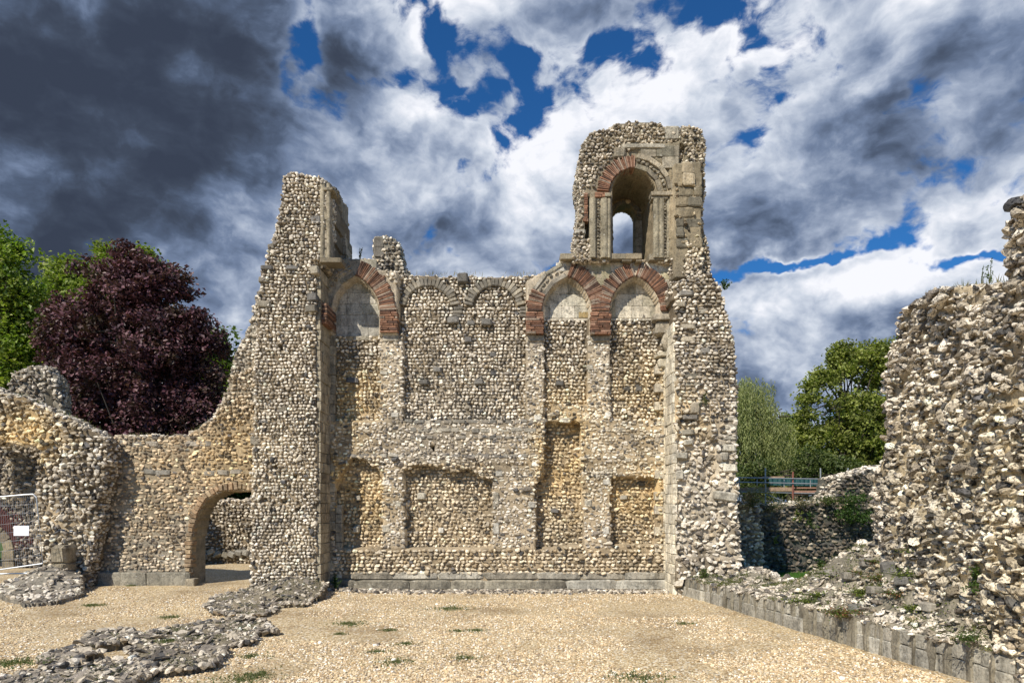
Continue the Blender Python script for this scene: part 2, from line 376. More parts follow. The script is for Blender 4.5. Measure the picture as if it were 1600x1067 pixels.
class Wall:
    def __init__(s, frame, outline, panels=(), holes=(), cell=.05, thick=1., amp=.02, ragged=.03, seed=1, zones=(), base=MORT, relief=0., rsc=1.2, pcol=()):
        s.pcol = [(frame.poly(p), np.array(c)) for p, c in pcol]
        s.f = frame; s.out = frame.poly(outline); s.cell = cell; s.thick = thick; s.amp = amp; s.rag = ragged; s.seed = seed
        s.panels = [(frame.poly(p), d, j) for p, d, j in panels]; s.holes = [frame.poly(p) for p in holes]
        s.zones = [(frame.px(u, v), r, np.array(c), k) for u, v, r, c, k in zones]; s.base = np.array(base); s.relief = relief; s.rsc = rsc
    def jit(s, q, z, a):
        return q + a * fbm(p2(q, z, 3.), 3.5, 3, s.seed), z + a * fbm(p2(q, z, 9.), 3.5, 3, s.seed + 5)
    def inside(s, q, z, grow=0.):
        a, b = s.jit(q, z, s.rag)
        m = inpoly(a, b, s.out)
        for h in s.holes: m &= ~inpoly(q, z, h)
        return m
    def depth(s, q, z):
        d = np.zeros(np.shape(q))
        if s.relief: d = d + s.relief * fbm(p2(q, z, 1.), s.rsc, 5, s.seed + 3, .55)
        for p, dd, j in s.panels:
            a, b = s.jit(q, z, j); d = np.where(inpoly(a, b, p), dd + (s.relief * .5 * fbm(p2(q, z, 1.), s.rsc, 4, s.seed + 3) if s.relief else 0), d)
        return d
    def colour(s, q, z):
        c = np.empty(np.shape(q) + (3,)); c[:] = s.base
        for p, cc in getattr(s, 'pcol', ()): c[inpoly(q, z, p)] = cc
        for (a, b), r, col, k in s.zones:
            t = np.exp(-(((q - a) ** 2 + (z - b) ** 2) / (r * r))) * 1.4 + .5 * fbm(p2(q, z, 5.), 2.2, 4, s.seed + 9)
            t = np.clip(t, 0, 1)[..., None] * k; t = t * (np.hypot(q - a, z - b) < r * 2.2)[..., None]
            c = c * (1 - t) + col * t
        return c
    def core(s, name, mat, parent):
        o = np.array(s.out); q0, z0 = o.min(0) - .1; q1, z1 = o.max(0) + .1
        nq = int((q1 - q0) / s.cell) + 1; nz = int((z1 - z0) / s.cell) + 1
        Q, Zz = np.meshgrid(q0 + np.arange(nq + 1) * s.cell, z0 + np.arange(nz + 1) * s.cell, indexing='ij')
        cq = Q[:-1, :-1] + s.cell / 2; cz = Zz[:-1, :-1] + s.cell / 2
        m = s.inside(cq, cz)
        D = s.depth(Q, Zz); idx = np.arange((nq + 1) * (nz + 1)).reshape(nq + 1, nz + 1)
        V = s.f.w(Q, D, Zz).reshape(-1, 3); C = s.colour(Q, Zz).reshape(-1, 3)
        V = V + s.f.N * (s.amp * fbm(V, 7, 4, s.seed, .6))[:, None]
        quads = np.stack([idx[:-1, :-1][m], idx[1:, :-1][m], idx[1:, 1:][m], idx[:-1, 1:][m]], 1)
        # skirts
        mp = np.pad(m, 1)
        E = []
        i, j = np.where(mp[1:-1, 1:-1] & ~mp[:-2, 1:-1]); E.append(np.stack([idx[i, j + 1], idx[i, j]], 1))
        i, j = np.where(mp[1:-1, 1:-1] & ~mp[2:, 1:-1]); E.append(np.stack([idx[i + 1, j], idx[i + 1, j + 1]], 1))
        i, j = np.where(mp[1:-1, 1:-1] & ~mp[1:-1, :-2]); E.append(np.stack([idx[i, j], idx[i + 1, j]], 1))
        i, j = np.where(mp[1:-1, 1:-1] & ~mp[1:-1, 2:]); E.append(np.stack([idx[i + 1, j + 1], idx[i, j + 1]], 1))
        E = np.concatenate(E); s.edges = E
        ns = max(2, int(s.thick / .14)); ring, inv = np.unique(E, return_inverse=True); inv = inv.reshape(E.shape)
        layers = [V]; faces = [quads]; n = len(V); prev = ring
        base0 = s.f.w(Q, np.zeros_like(Q), Zz).reshape(-1, 3)[ring]
        for k in range(1, ns + 1):
            t = k / ns; L = V[ring] * (1 - t) + (base0 - s.f.N * s.thick) * t
            if 0 < k < ns:
                L = L + np.stack([fbm(L + 40, 5, 3, 3), np.zeros(len(L)), fbm(L + 80, 5, 3, 4)], 1) * s.amp * 2
            cur = n + np.arange(len(ring)); layers.append(L); n += len(ring)
            a, b = inv[:, 0], inv[:, 1]
            faces.append(np.stack([prev[b], prev[a], cur[a], cur[b]], 1)); prev = cur
        s.ringpos = (V, E)
        # back
        Bk = s.f.w(Q, np.full_like(Q, -s.thick), Zz).reshape(-1, 3); layers.append(Bk)
        bq = np.stack([idx[:-1, :-1][m], idx[:-1, 1:][m], idx[1:, 1:][m], idx[1:, :-1][m]], 1) + n
        faces.append(bq)
        VV = np.concatenate(layers); CC = np.concatenate([C] + [C[ring]] * ns + [C])
        # drop unused verts
        used = np.zeros(len(VV), bool)
        for f in faces: used[f.ravel()] = True
        mp_ = np.cumsum(used) - 1
        o = mesh_np(name, VV[used], [mp_[f] for f in faces], mat, CC[used], True)
        adopt(o, parent); return o
    def courses(s, acc, region=None, ch=.12, wv=.03, asp=(.75, 1.6), bulge=.66, jz=.07, tilt=.16, wts=W_WHITE, skip=(), lib=None, drop=.03, emb=.22, sizej=.28, tint=None, fill=.95):
        lib = lib or LIB1
        o = np.array(s.f.poly(region) if region is not None else s.out); q0, z0 = o.min(0); q1, z1 = o.max(0)
        qs, zs, ws, hs = [], [], [], []
        for k in range(int((z1 - z0) / ch) + 2):
            zc = z0 + (k + .5) * ch; q = q0 - rng.random() * ch
            while q < q1:
                w = ch * rng.uniform(*asp); qs.append(q + w / 2); zs.append(zc); ws.append(w); hs.append(ch * rng.uniform(1 - sizej, 1 + sizej)); q += w
        q = np.array(qs); z = np.array(zs); w = np.array(ws); h = np.array(hs)
        z = z + wv * fbm(p2(q, z * .4), .9, 2, s.seed + 31) + rng.normal(0, jz * ch, len(z))
        q = q + rng.normal(0, jz * ch * .6, len(q))
        m = s.inside(q, z) & (rng.random(len(q)) > drop)
        if region is not None: m &= inpoly(q, z, o)
        for sk in skip:
            spoly = s.f.poly(sk); m &= ~inpoly(q, z, spoly)
        q, z, w, h = q[m], z[m], w[m], h[m]; N = len(q)
        # keep stones off the steps between panels
        d = s.depth(q, z)
        wts = np.array(wts)
        col = palette(N, FLINT_COLS, wts)
        zc = s.colour(q, z); lum = lambda c_: (c_ * np.array([.3, .6, .1])).sum(-1, keepdims=True); zc = (zc / lum(zc)) / (s.base / lum(s.base)); col = np.clip(col * np.clip(zc, [1., .95, .60], [1.10, 1.0, 1.0]), 0, .95)
        if tint is not None: col = col * np.array(tint)
        sc = np.stack([w * .5 * fill, h * bulge * rng.uniform(.7, 1.25, N), h * .5 * fill], 1) * 1.08
        cen = s.f.w(q, d + sc[:, 1] * (1 - 2 * emb) * .5 + s.amp * .3, z)
        Rm = s.f.B[None] @ rots(N, tilt, tilt, tilt)
        acc.inst(lib, cen, Rm, sc, col)
    def rim(s, acc, depthrange=(0., .5), dens=3., size=.07, wts=W_MIX, zmin=.3, lib=None, no=()):
        """stones over the broken edges (call after core)"""
        V, E = s.ringpos; a = V[E[:, 0]]; b = V[E[:, 1]]; mid = (a + b) / 2
        n = np.random.default_rng(s.seed + 77)
        L = []
        reps = max(1, int((depthrange[1] - depthrange[0]) * dens / (size * 2) * s.cell / (size * 1.2)) )
        prob = (depthrange[1] - depthrange[0]) * s.cell / (size * size * 3.0) * dens / 3
        cnt = n.poisson(prob, len(mid)); pts = np.repeat(mid, cnt, 0)
        hz = []
        for h_ in s.holes:
            pass
        pts = pts - s.f.N * n.uniform(*depthrange, len(pts))[:, None]
        pts = pts[pts[:, 2] > zmin]
        # skip window/door reveals
        if s.holes:
            q = (pts - s.f.P) @ s.f.S; keep = np.ones(len(pts), bool)
            for h_ in s.holes:
                hh = np.array(h_); c = hh.mean(0); g = (hh - c) * 1.12 + c; keep &= ~inpoly(q, pts[:, 2], g)
            pts = pts[keep]
        q = (pts - s.f.P) @ s.f.S
        for a0, a1, b0, b1 in no: pts = pts[~((q > a0) & (q < a1) & (pts[:, 2] > b0) & (pts[:, 2] < b1))]; q = (pts - s.f.P) @ s.f.S
        N = len(pts); sz = size * n.uniform(.6, 1.35, (N, 3)) * np.array([1.15, 1, .75])
        acc.inst(lib or LIB1, pts, s.f.B[None] @ rots(N, .3, .3, .3), sz, palette(N, FLINT_COLS, wts))

def ashlar(acc, f, poly, d=0.02, ch=.3, lr=(.35, .7), th=.1, cols=((.50, .44, .33), (.42, .37, .28), (.36, .32, .25)), gap=.012, skip=(), lib=None, jit=.008, worldpoly=False, dfun=None):
    P = np.array(poly if worldpoly else f.poly(poly)); q0, z0 = P.min(0); q1, z1 = P.max(0)
    skips = [f.poly(k) for k in skip]
    C, S_, K = [], [], []
    n = max(1, round((z1 - z0) / ch)); ch = (z1 - z0) / n
    for k in range(n):
        zc = z0 + (k + .5) * ch; q = q0 - (rng.random() * lr[0] if (q1 - q0) > lr[1] else 0)
        while q < q1 - .02:
            w = rng.uniform(*lr); a, b = max(q, q0), min(q + w, q1)
            if q1 - b < .12: b = q1
            if b - a > .05:
                c = (a + b) / 2
                ins = inpoly(np.array([c]), np.array([zc]), P)[0] and not any(inpoly(np.array([c]), np.array([zc]), sk)[0] for sk in skips)
                if ins:
                    dd = d if dfun is None else d + float(dfun(np.array([c]), np.array([zc]))[0])
                    C.append((c, dd - th / 2 + rng.normal(0, jit), zc)); S_.append(((b - a - gap) / 2, th / 2, (ch - gap) / 2)); K.append(cols[rng.integers(len(cols))])
            if b >= q1: break
            q += w
    if not C: return
    C = np.array(C); S_ = np.array(S_); K = np.array(K) * (1 + rng.normal(0, .10, (len(K), 1)))
    acc.inst(lib or BLK, f.w(C[:, 0], C[:, 1], C[:, 2]), f.B[None] @ rots(len(C), .006, .006, .006), S_, K)

def blocks(acc, f, lst, th=.3, cols=((.2, .19, .17),), lib=None, tilt=.05):
    """lst of (u, v, wpx, hpx, depth) at the frame's plane"""
    C, S_, K = [], [], []
    for u, v, w, h, d in lst:
        q, z = f.px(u, v); q2_, z2_ = f.px(u + w, v + h)
        C.append((q, d - th / 2, z)); S_.append((abs(q2_ - q) / 2, th / 2, abs(z2_ - z) / 2)); K.append(cols[rng.integers(len(cols))])
    C = np.array(C); K = np.array(K) * (1 + rng.normal(0, .15, (len(K), 1)))
    acc.inst(lib or ROUGHB, f.w(C[:, 0], C[:, 1], C[:, 2]), f.B[None] @ rots(len(C), tilt, tilt, tilt), np.array(S_), K)

BRICK_COLS = [(.275, .145, .09), (.21, .11, .07), (.33, .20, .135), (.13, .078, .058), (.34, .265, .20)]
def arc_blocks(acc, f, c, r0, r1, a0, a1, step, d0, d1, cols, lib=None, gap=.012, jr=.02, tilt=.02, squash=1.0):
    """voussoirs round centre c (frame metres), angles measured from +S towards +Z"""
    n = max(1, round(abs(a1 - a0) * (r0 + r1) / 2 / step)); C, S_, Rm, K = [], [], [], []
    for i in range(n):
        a = a0 + (a1 - a0) * (i + .5) / n; ro = r1 + rng.normal(0, jr); ri = r0 + abs(rng.normal(0, jr * .3)); r = (ro + ri) / 2
        C.append((c[0] + r * math.cos(a), (d0 + d1) / 2 + rng.normal(0, .006), c[1] + r * math.sin(a) * squash))
        S_.append(((ro - ri) / 2, abs(d1 - d0) / 2, max(.008, abs(a1 - a0) * (r0 + r1) / 2 / n * rng.uniform(.46, .56) - gap / 3)))
        ca, sa = math.cos(a + rng.normal(0, tilt)), math.sin(a)
        ca, sa = math.cos(a), math.sin(a)
        Rm.append(np.array([[ca, 0, -sa], [0, 1, 0], [sa, 0, ca]])); K.append(cols[rng.integers(len(cols))])
    C = np.array(C); K = np.array(K) * (1 + rng.normal(0, .14, (len(K), 1)))
    acc.inst(lib or BRK, f.w(C[:, 0], C[:, 1], C[:, 2]), f.B[None] @ np.array(Rm), np.array(S_), np.clip(K, .01, .9))
def pointed_arc(f, cx, spring, w, top):
    (ql, zs), (qr, _), (qc, zt) = f.px(cx - w, spring), f.px(cx + w, spring), f.px(cx, top)
    W = (qr - ql) / 2; h = zt - zs; Rr = (h * h + W * W) / (2 * W); a = math.asin(min(1, h / Rr))
    return (ql + Rr, zs), (qr - Rr, zs), Rr, a        # centre of the left arc, of the right arc, radius, sweep

def tube(acc, pts, rad, col=(.3, .3, .3), seg=8):
    pts = [np.array(p, float) for p in pts]; n = len(pts); rad = rad if hasattr(rad, '__len__') else [rad] * n
    rings = []
    for i, p in enumerate(pts):
        t = pts[min(i + 1, n - 1)] - pts[max(i - 1, 0)]; t = t / (np.linalg.norm(t) + 1e-9)
        a = np.cross(t, (0, 0, 1) if abs(t[2]) < .9 else (1, 0, 0)); a /= np.linalg.norm(a); b = np.cross(t, a)
        an = np.arange(seg) * 2 * math.pi / seg
        rings.append(p + rad[i] * (np.outer(np.cos(an), a) + np.outer(np.sin(an), b)))
    V = np.concatenate(rings + [[pts[0]], [pts[-1]]]); Fq = []
    for i in range(n - 1):
        for k in range(seg):
            Fq.append((i * seg + k, i * seg + (k + 1) % seg, (i + 1) * seg + (k + 1) % seg, (i + 1) * seg + k))
    Ft = [(n * seg, (k + 1) % seg, k) for k in range(seg)] + [(n * seg + 1, (n - 1) * seg + k, (n - 1) * seg + (k + 1) % seg) for k in range(seg)]
    acc.raw(V, [np.array(Fq), np.array(Ft)], col)
def box(acc, lo, hi, col=(.3, .3, .3)):
    lo = np.array(lo, float); hi = np.array(hi, float); x = [lo, hi]
    V = np.array([(x[i][0], x[j][1], x[k][2]) for i in (0, 1) for j in (0, 1) for k in (0, 1)])
    acc.raw(V, [np.array([(0, 1, 3, 2), (4, 6, 7, 5), (0, 4, 5, 1), (2, 3, 7, 6), (0, 2, 6, 4), (1, 5, 7, 3)])], col)
def block_parts(name, f, lst, th, cols, mat, parent, label=None, lib=None, tilt=.05):
    for b in lst:
        A = Acc(); blocks(A, f, [b], th, cols, lib, tilt); part(A, name, mat, parent, label)
def part(acc, name, mat, parent, label=None, smooth=False):
    o = acc.build(name, mat, None, smooth); adopt(o, parent)
    if label: o['label'] = label
    return o
#@@MAIN
# ================================================================== MATERIALS OF THE GROUND
def mat_gravel():
    m = bpy.data.materials.new('gravel'); m.use_nodes = True; T = NT(m.node_tree); b = T.n['Principled BSDF']
    ge = T.node('ShaderNodeNewGeometry').outputs['Position']
    v = T.node('ShaderNodeTexVoronoi'); T.put(v.inputs['Vector'], ge); v.inputs['Scale'].default_value = 34
    hsv = T.node('ShaderNodeSeparateColor'); T.l.new(v.outputs['Color'], hsv.inputs[0])
    c = T.ramp(hsv.outputs[0], [(0, (.70, .55, .33)), (.25, (.56, .41, .22)), (.45, (.78, .66, .45)), (.62, (.43, .30, .16)), (.8, (.70, .57, .36)), (.92, (.86, .79, .65)), (1, (.26, .20, .13))], 'CONSTANT')
    c = T.mix(1.0, c, T.ramp(v.outputs['Distance'], [(0, 1.05), (.45, .9), (.8, .45)]), 'MULTIPLY')
    big = T.ramp(T.noise(ge, .55, 6, .6), [(.3, (.66, .62, .58)), (.50, (1, 1, 1)), (.75, (1.08, 1.06, 1.0))])
    c = T.mix(1.0, c, big, 'MULTIPLY')
    # lawn and rough grass beyond the ruin
    sx = T.node('ShaderNodeSeparateXYZ'); T.l.new(ge, sx.inputs[0])
    g = T.ramp(T.noise(ge, 9, 5, .7), [(.3, (.035, .07, .012)), (.7, (.09, .15, .03))])
    c = T.mix(T.math('GREATER_THAN', sx.outputs[1], 27.0), c, g)
    T.l.new(c, b.inputs['Base Color']); b.inputs['Roughness'].default_value = .9; b.inputs['Specular IOR Level'].default_value = .2
    bp = T.node('ShaderNodeBump'); bp.inputs['Strength'].default_value = .8; bp.inputs['Distance'].default_value = .012
    h = T.math('SUBTRACT', 1.0, v.outputs['Distance']); T.l.new(h, bp.inputs['Height']); T.l.new(bp.outputs[0], b.inputs['Normal'])
    return m
M_GRAV = mat_gravel()
def ground_z(x, y):
    x = np.asarray(x, float); y = np.asarray(y, float)
    k = np.clip((19 - y) / 3, 0, 1)
    return k * (.035 * fbm(np.stack([x, y, 0 * x], -1), .45, 3, 5)) + .11 * np.clip((y - 15) / 4, 0, 1) * np.clip((-x - 3) / 3, 0, 1)
def build_ground():
    xs = np.concatenate([[-900, -400, -150, -70, -40, -25], np.arange(-16, 10.01, .14), [14, 25, 40, 70, 150, 400, 900]])
    ys = np.concatenate([[-300, -100, -30, -8, 0, 4], np.arange(6, 22.01, .14), [24, 26, 27, 30, 45, 80, 200, 500, 1500]])
    X, Y = np.meshgrid(xs, ys, indexing='ij'); Z = ground_z(X, Y); idx = np.arange(X.size).reshape(X.shape)
    q = np.stack([idx[:-1, :-1], idx[1:, :-1], idx[1:, 1:], idx[:-1, 1:]], -1).reshape(-1, 4)
    o = mesh_np('ground', np.stack([X, Y, Z], -1).reshape(-1, 3), [q], M_GRAV, None, True); tag(o, kind='structure')
build_ground()
def gz(x, y): return float(ground_z(np.array([x]), np.array([y]))[0])
def gpx(u, v, z=0.):             # ground point under a pixel of the photograph
    Y = (H - z) * F / (v - HY); return (u - CX) / F * Y, Y
GRAV_COLS = [(.70, .55, .34), (.56, .41, .23), (.78, .66, .47), (.40, .29, .18), (.84, .79, .69), (.24, .19, .14)]
def build_gravel():
    A = Acc(); N = 90000
    Y = 8.3 + (rng.random(N) ** 1.5) * 10.6; X = rng.uniform(-1, 1, N) * Y * .78
    m = (X < 4.25 - .182 * (Y - 18.4)); X, Y = X[m], Y[m]; N = len(X)
    s = rng.uniform(.008, .020, N); s = np.where(rng.random(N) < .01, s * 2, s)
    sc = np.stack([s * 1.2, s, s * .6], 1)
    # worn places and drifts
    dn = fbm(np.stack([X, Y, 0 * X], 1), .8, 4, 77); keep = dn > rng.normal(-.12, .12, N); X, Y, s, sc = X[keep], Y[keep], s[keep], sc[keep]; N = len(X)
    A.inst(LIBP, np.stack([X, Y, ground_z(X, Y) + s * .3], 1), rots(N, .4, .4, 3), sc, palette(N, GRAV_COLS, [.3, .22, .22, .12, .1, .04], .1))
    o = A.build('gravel', simple_attr('pebble'), None, False); tag(o, 'loose pale yellow gravel covering the courtyard', 'gravel', kind='stuff')
def simple_attr(name, rough=.8):
    m = bpy.data.materials.new(name); m.use_nodes = True; T = NT(m.node_tree); b = T.n['Principled BSDF']
    T.l.new(T.node('ShaderNodeAttribute', attribute_name='Col').outputs['Color'], b.inputs['Base Color']); b.inputs['Roughness'].default_value = rough; return m
build_gravel()

# ================================================================== THE GREAT RUIN
FR = Frame((0, 19.0), (1, 0)); FP = Frame((0, 18.0), (1, 0)); FT = Frame((0, 18.65), (1, 0)); FL = Frame((0, 19.35), (1, 0))
ruin = thing('ruined_hall_wall', 'tall flint hall wall with two broken towers and brick pointed arches', 'ruin', (0, 19, 0))
A_open = pointed(557, 490, 35, 437, 524); B_open = pointed(885, 488, 36, 437, 496); C_open = pointed(991, 488, 37, 437, 496)
spand = [(497, 524), (497, 405), (622, 405), (622, 524)]
spandB = [(823, 523), (823, 440), (850, 425), (872, 412), (1056, 412), (1056, 497), (952, 497), (952, 525), (922, 525), (922, 497), (848, 497), (848, 523)]
UPREC = -.20
FLUSH = [rect(592, 524, 630, 660), rect(823, 524, 850, 660), rect(918, 524, 954, 660), rect(914, 632, 960, 660), rect(850, 634, 918, 659), rect(519, 659, 850, 724), rect(907, 659, 1036, 745), rect(597, 724, 632, 856), rect(770, 735, 838, 856), rect(913, 735, 956, 856), rect(800, 724, 846, 745)]
facade = Wall(FR, [(488, 404), (583, 407), (590, 426), (640, 428), (760, 430), (862, 428), (874, 411), (1062, 405), (1062, 925), (488, 925)],
    panels=[
        (rect(592, 400, 862, 656), UPREC, .01), (rect(512, 515, 592, 656), UPREC + .02, .02), (rect(630, 428, 824, 657), UPREC, .012), ([(850, 495), (918, 495), (918, 632), (850, 634)], UPREC, .02), (rect(954, 495, 1032, 656), UPREC, .02),
        (rect(592, 520, 630, 660), 0., .01), (rect(823, 520, 850, 660), 0., .01),
        (rect(505, 657, 1045, 724), .03, .02), (rect(505, 724, 1045, 925), 0., .0),
        ([(522, 855), (524, 790), (520, 770), (536, 735), (552, 712), (572, 720), (592, 735), (597, 760), (597, 855)], -.30, .035),
        ([(632, 856), (631, 735), (650, 727), (690, 730), (708, 740), (730, 733), (752, 745), (768, 752), (770, 790), (768, 856)], -.32, .025),
        ([(838, 858), (836, 760), (849, 740), (850, 660), (907, 658), (910, 745), (914, 850)], -.40, .025), ([(955, 852), (955, 748), (962, 744), (1027, 746), (1027, 850)], -.34, .015),
        ([(497, 524), (497, 405), (622, 405), (622, 524)], .13, .0), ([(823, 523), (823, 440), (850, 425), (872, 412), (1056, 412), (1056, 497), (823, 497)], .13, .0),
        (A_open, -.22, 0), (B_open, -.22, 0), (C_open, -.22, 0),
        (rect(672, 697, 679, 704), -.3, 0), (rect(508, 680, 514, 690), -.3, 0),
    ], cell=.045, thick=1.3, amp=.022, ragged=.035, seed=11, pcol=[(q_, LIGHTM) for q_ in FLUSH] + [(rect(519, 712, 597, 800), OCHRE * .8), (rect(632, 724, 770, 775), OCHRE * .6), (rect(845, 658, 910, 780), OCHRE), (rect(956, 744, 1030, 800), OCHRE * .9), (spand, LIGHTM), (spandB, LIGHTM)],
    zones=[(560, 720, 1.5, OCHRE, .8), (575, 770, .9, OCHRE, .6), (880, 680, 1.1, OCHRE, 1.), (870, 740, 1.0, OCHRE, .8), (990, 765, .9, OCHRE, .9), (740, 745, 1.3, OCHRE, .45), (560, 628, .9, OCHRE, .8), (700, 870, 2.5, TAN, .6), (900, 880, 2.5, TAN, .6), (1010, 640, 1.3, OCHRE, .35),
           (720, 680, 2.2, GREYM, .8), (620, 690, 1.2, GREYM, .6), (960, 700, 1.2, GREYM, .4), (590, 430, 1., GREYM, .6)])
o = facade.core('wall_core', M_MORT, ruin)
A = Acc()
arcD = pointed(668, 480, 46, 430, 480)
skA = [rect(497, 404, 626, 524), rect(497, 500, 519, 915), (845, 855), ][:2]
skB = [[(823, 523), (823, 440), (850, 425), (872, 412), (1056, 412), (1056, 497), (952, 497), (952, 525), (922, 525), (922, 497), (848, 497), (848, 523)], rect(1036, 497, 1062, 905)]
pl = rect(545, 894, 1056, 925)
ringD, ringE = [roundarch(668, 478, 47, 430, 478), roundarch(773, 478, 46, 430, 478)]
# finer mixed flint set flush in the mortar of the pilasters and the band above the lower openings
flush = FLUSH
def around(Wl, acc, region, skips, **k): Wl.courses(acc, region, skip=skips, **k)
upA = rect(519, 524, 592, 659); upB = rect(850, 495, 918, 634); upC = rect(954, 495, 1036, 659)
facade.courses(A, rect(626, 424, 823, 659), ch=.095, skip=[ringD, ringE] + skB, wts=[.5, .3, .1, .04, .02, .04])
inD, inE = roundarch(668, 480, 35, 444, 482), roundarch(773, 480, 34, 444, 482)
facade.courses(A, inD, ch=.094, wts=[.5, .3, .1, .04, .02, .04]); facade.courses(A, inE, ch=.094, wts=[.5, .3, .1, .04, .02, .04])
for up in (upA, upB, upC): facade.courses(A, up, ch=.098, skip=flush, wts=[.46, .28, .12, .06, .02, .06], jz=.10)
for fl in flush: facade.courses(A, fl, ch=.082, jz=.24, asp=(.7, 2.0), bulge=.34, emb=.44, fill=.98, wts=[.44, .24, .14, .10, .05, .03], drop=.12, tilt=.2, sizej=.25)
lower = [[(519, 712), (597, 712), (597, 856), (519, 856)], rect(632, 724, 770, 856), [(838, 659), (913, 659), (913, 858), (838, 858)], rect(956, 744, 1036, 856)]
for lo in lower: facade.courses(A, lo, ch=.095, jz=.14, asp=(.8, 1.8), bulge=.62, wts=[.44, .28, .10, .05, .02, .11], drop=.08, tilt=.18, sizej=.2, tint=(1.0, .95, .85))
facade.courses(A, rect(505, 856, 1044, 897), ch=.1, asp=(.9, 2.1), jz=.06, wts=[.46, .28, .12, .05, .02, .07], tint=(1, .95, .86))
facade.courses(A, [(583, 407), (590, 428), (626, 428), (626, 524), (610, 480), (580, 430)], ch=.1, skip=[pointed(557, 492, 70, 404, 530)])
# course of slabs under the upper openings
def slabrow(u0, u1, v, hp, d): 
    L = []; u = u0
    while u < u1: w = rng.uniform(9, 22); L.append((u + w / 2, v + rng.normal(0, .6), w - 1, hp, d + rng.normal(0, .015))); u += w
    return L
blocks(A, FR, slabrow(632, 850, 659, 5.5, .07), .25, ((.26, .235, .19), (.2, .185, .155), (.32, .28, .22)))
blocks(A, FR, slabrow(640, 840, 683, 5, .055), .2, ((.3, .27, .22), (.24, .22, .18)))
blocks(A, FR, slabrow(640, 840, 672, 7, .06), .2, ((.34, .31, .25), (.24, .22, .18), (.44, .40, .32)))
blocks(A, FR, slabrow(545, 840, 712, 6, .05), .2, ((.36, .33, .27), (.26, .235, .2)))
facade.courses(A, rect(505, 430, 1046, 897), ch=.15, drop=.955, jz=.4, tilt=.2, asp=(.9, 2.2), bulge=.5, skip=[spand, spandB, ringD, ringE], wts=[.15, .2, .3, .25, .08, .02], lib=LIB2)
facade.rim(A, (0, .8), 5, .052, W_MIX, 5)
part(A, 'flint_facing', M_FLINT, ruin)
# dark put-log stones
block_parts('putlog_stone', FR, [(708, 499, 17, 10, .02), (760, 502, 17, 10, .02), (683, 577, 13, 8, .0), (662, 596, 15, 8, .0), (748, 596, 14, 9, .0), (731, 530, 12, 9, -.05), (735, 502, 12, 7, -.08), (549, 593, 18, 9, -.05), (771, 582, 11, 8, -.1), (702, 552, 9, 6, -.1), (770, 553, 10, 8, -.1), (722, 434, 17, 16, .02), (1000, 606, 10, 8, -.06), (875, 597, 13, 7, -.07), (868, 798, 14, 6, -.2)], .35, ((.17, .16, .145), (.13, .125, .12), (.22, .205, .18)), M_DARKST, ruin, None)
block_parts('dressed_stone', FR, [(657, 775, 13, 11, -.17), (688, 829, 9, 9, -.17), (557, 778, 8, 8, -.12), (554, 827, 10, 10, -.12), (604, 754, 12, 9, .04), (603, 826, 12, 12, .04), (623, 787, 10, 9, .04), (617, 648, 13, 9, .05), (600, 583, 14, 6, .05), (840, 652, 12, 8, .05), (837, 724, 12, 10, .05), (831, 788, 12, 9, .05), (920, 786, 12, 12, .04), (948, 753, 12, 9, .04), (947, 829, 12, 12, .04), (883, 656, 17, 8, .03), (780, 740, 12, 9, .04), (775, 780, 10, 22, .04), (775, 826, 11, 18, .04), (915, 715, 12, 12, .04), (977, 777, 11, 7, -.2), (950, 648, 10, 9, .04), (922, 574, 10, 9, .04), (965, 672, 16, 8, .06), (980, 718, 14, 6, .06), (530, 900, 10, 7, .03)], .3, ((.60, .55, .44), (.52, .47, .37), (.66, .62, .53)), M_ASH, ruin, None)

# --- plinth at the foot
A = Acc()
ashlar(A, FR, rect(513, 905, 1056, 921), d=.16, ch=.30, lr=(.8, 1.7), th=.4, cols=((.36, .32, .24), (.29, .26, .20), (.44, .41, .34)), jit=.012, lib=ROUGHB, gap=.004)
ashlar(A, FR, rect(545, 893, 1056, 905), d=.07, ch=.25, lr=(.8, 1.6), th=.3, cols=((.46, .42, .34), (.36, .32, .25)), jit=.014, lib=ROUGHB, gap=.004)
part(A, 'plinth', M_ASH, ruin)

# --- ashlar strips beside the piers
A = Acc()
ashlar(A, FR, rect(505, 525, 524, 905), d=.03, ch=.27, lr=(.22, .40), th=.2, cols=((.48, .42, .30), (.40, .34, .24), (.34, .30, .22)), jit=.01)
ashlar(A, FR, rect(524, 700, 535, 905), d=.02, ch=.27, lr=(.05, .2), th=.2, cols=((.40, .36, .27),), jit=.01, skip=[rect(520, 700, 540, 790)])
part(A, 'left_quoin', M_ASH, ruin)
A = Acc()
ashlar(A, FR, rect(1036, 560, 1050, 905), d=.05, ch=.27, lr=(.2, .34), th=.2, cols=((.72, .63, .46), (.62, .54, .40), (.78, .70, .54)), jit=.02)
L = [(1030, 575 + i * 28 + rng.uniform(-4, 4), 14, 13, .035) for i in range(11)]
blocks(A, FR, L, .2, ((.58, .51, .38), (.50, .44, .34)), BLK, .01)
part(A, 'right_quoin', M_ASH, ruin)
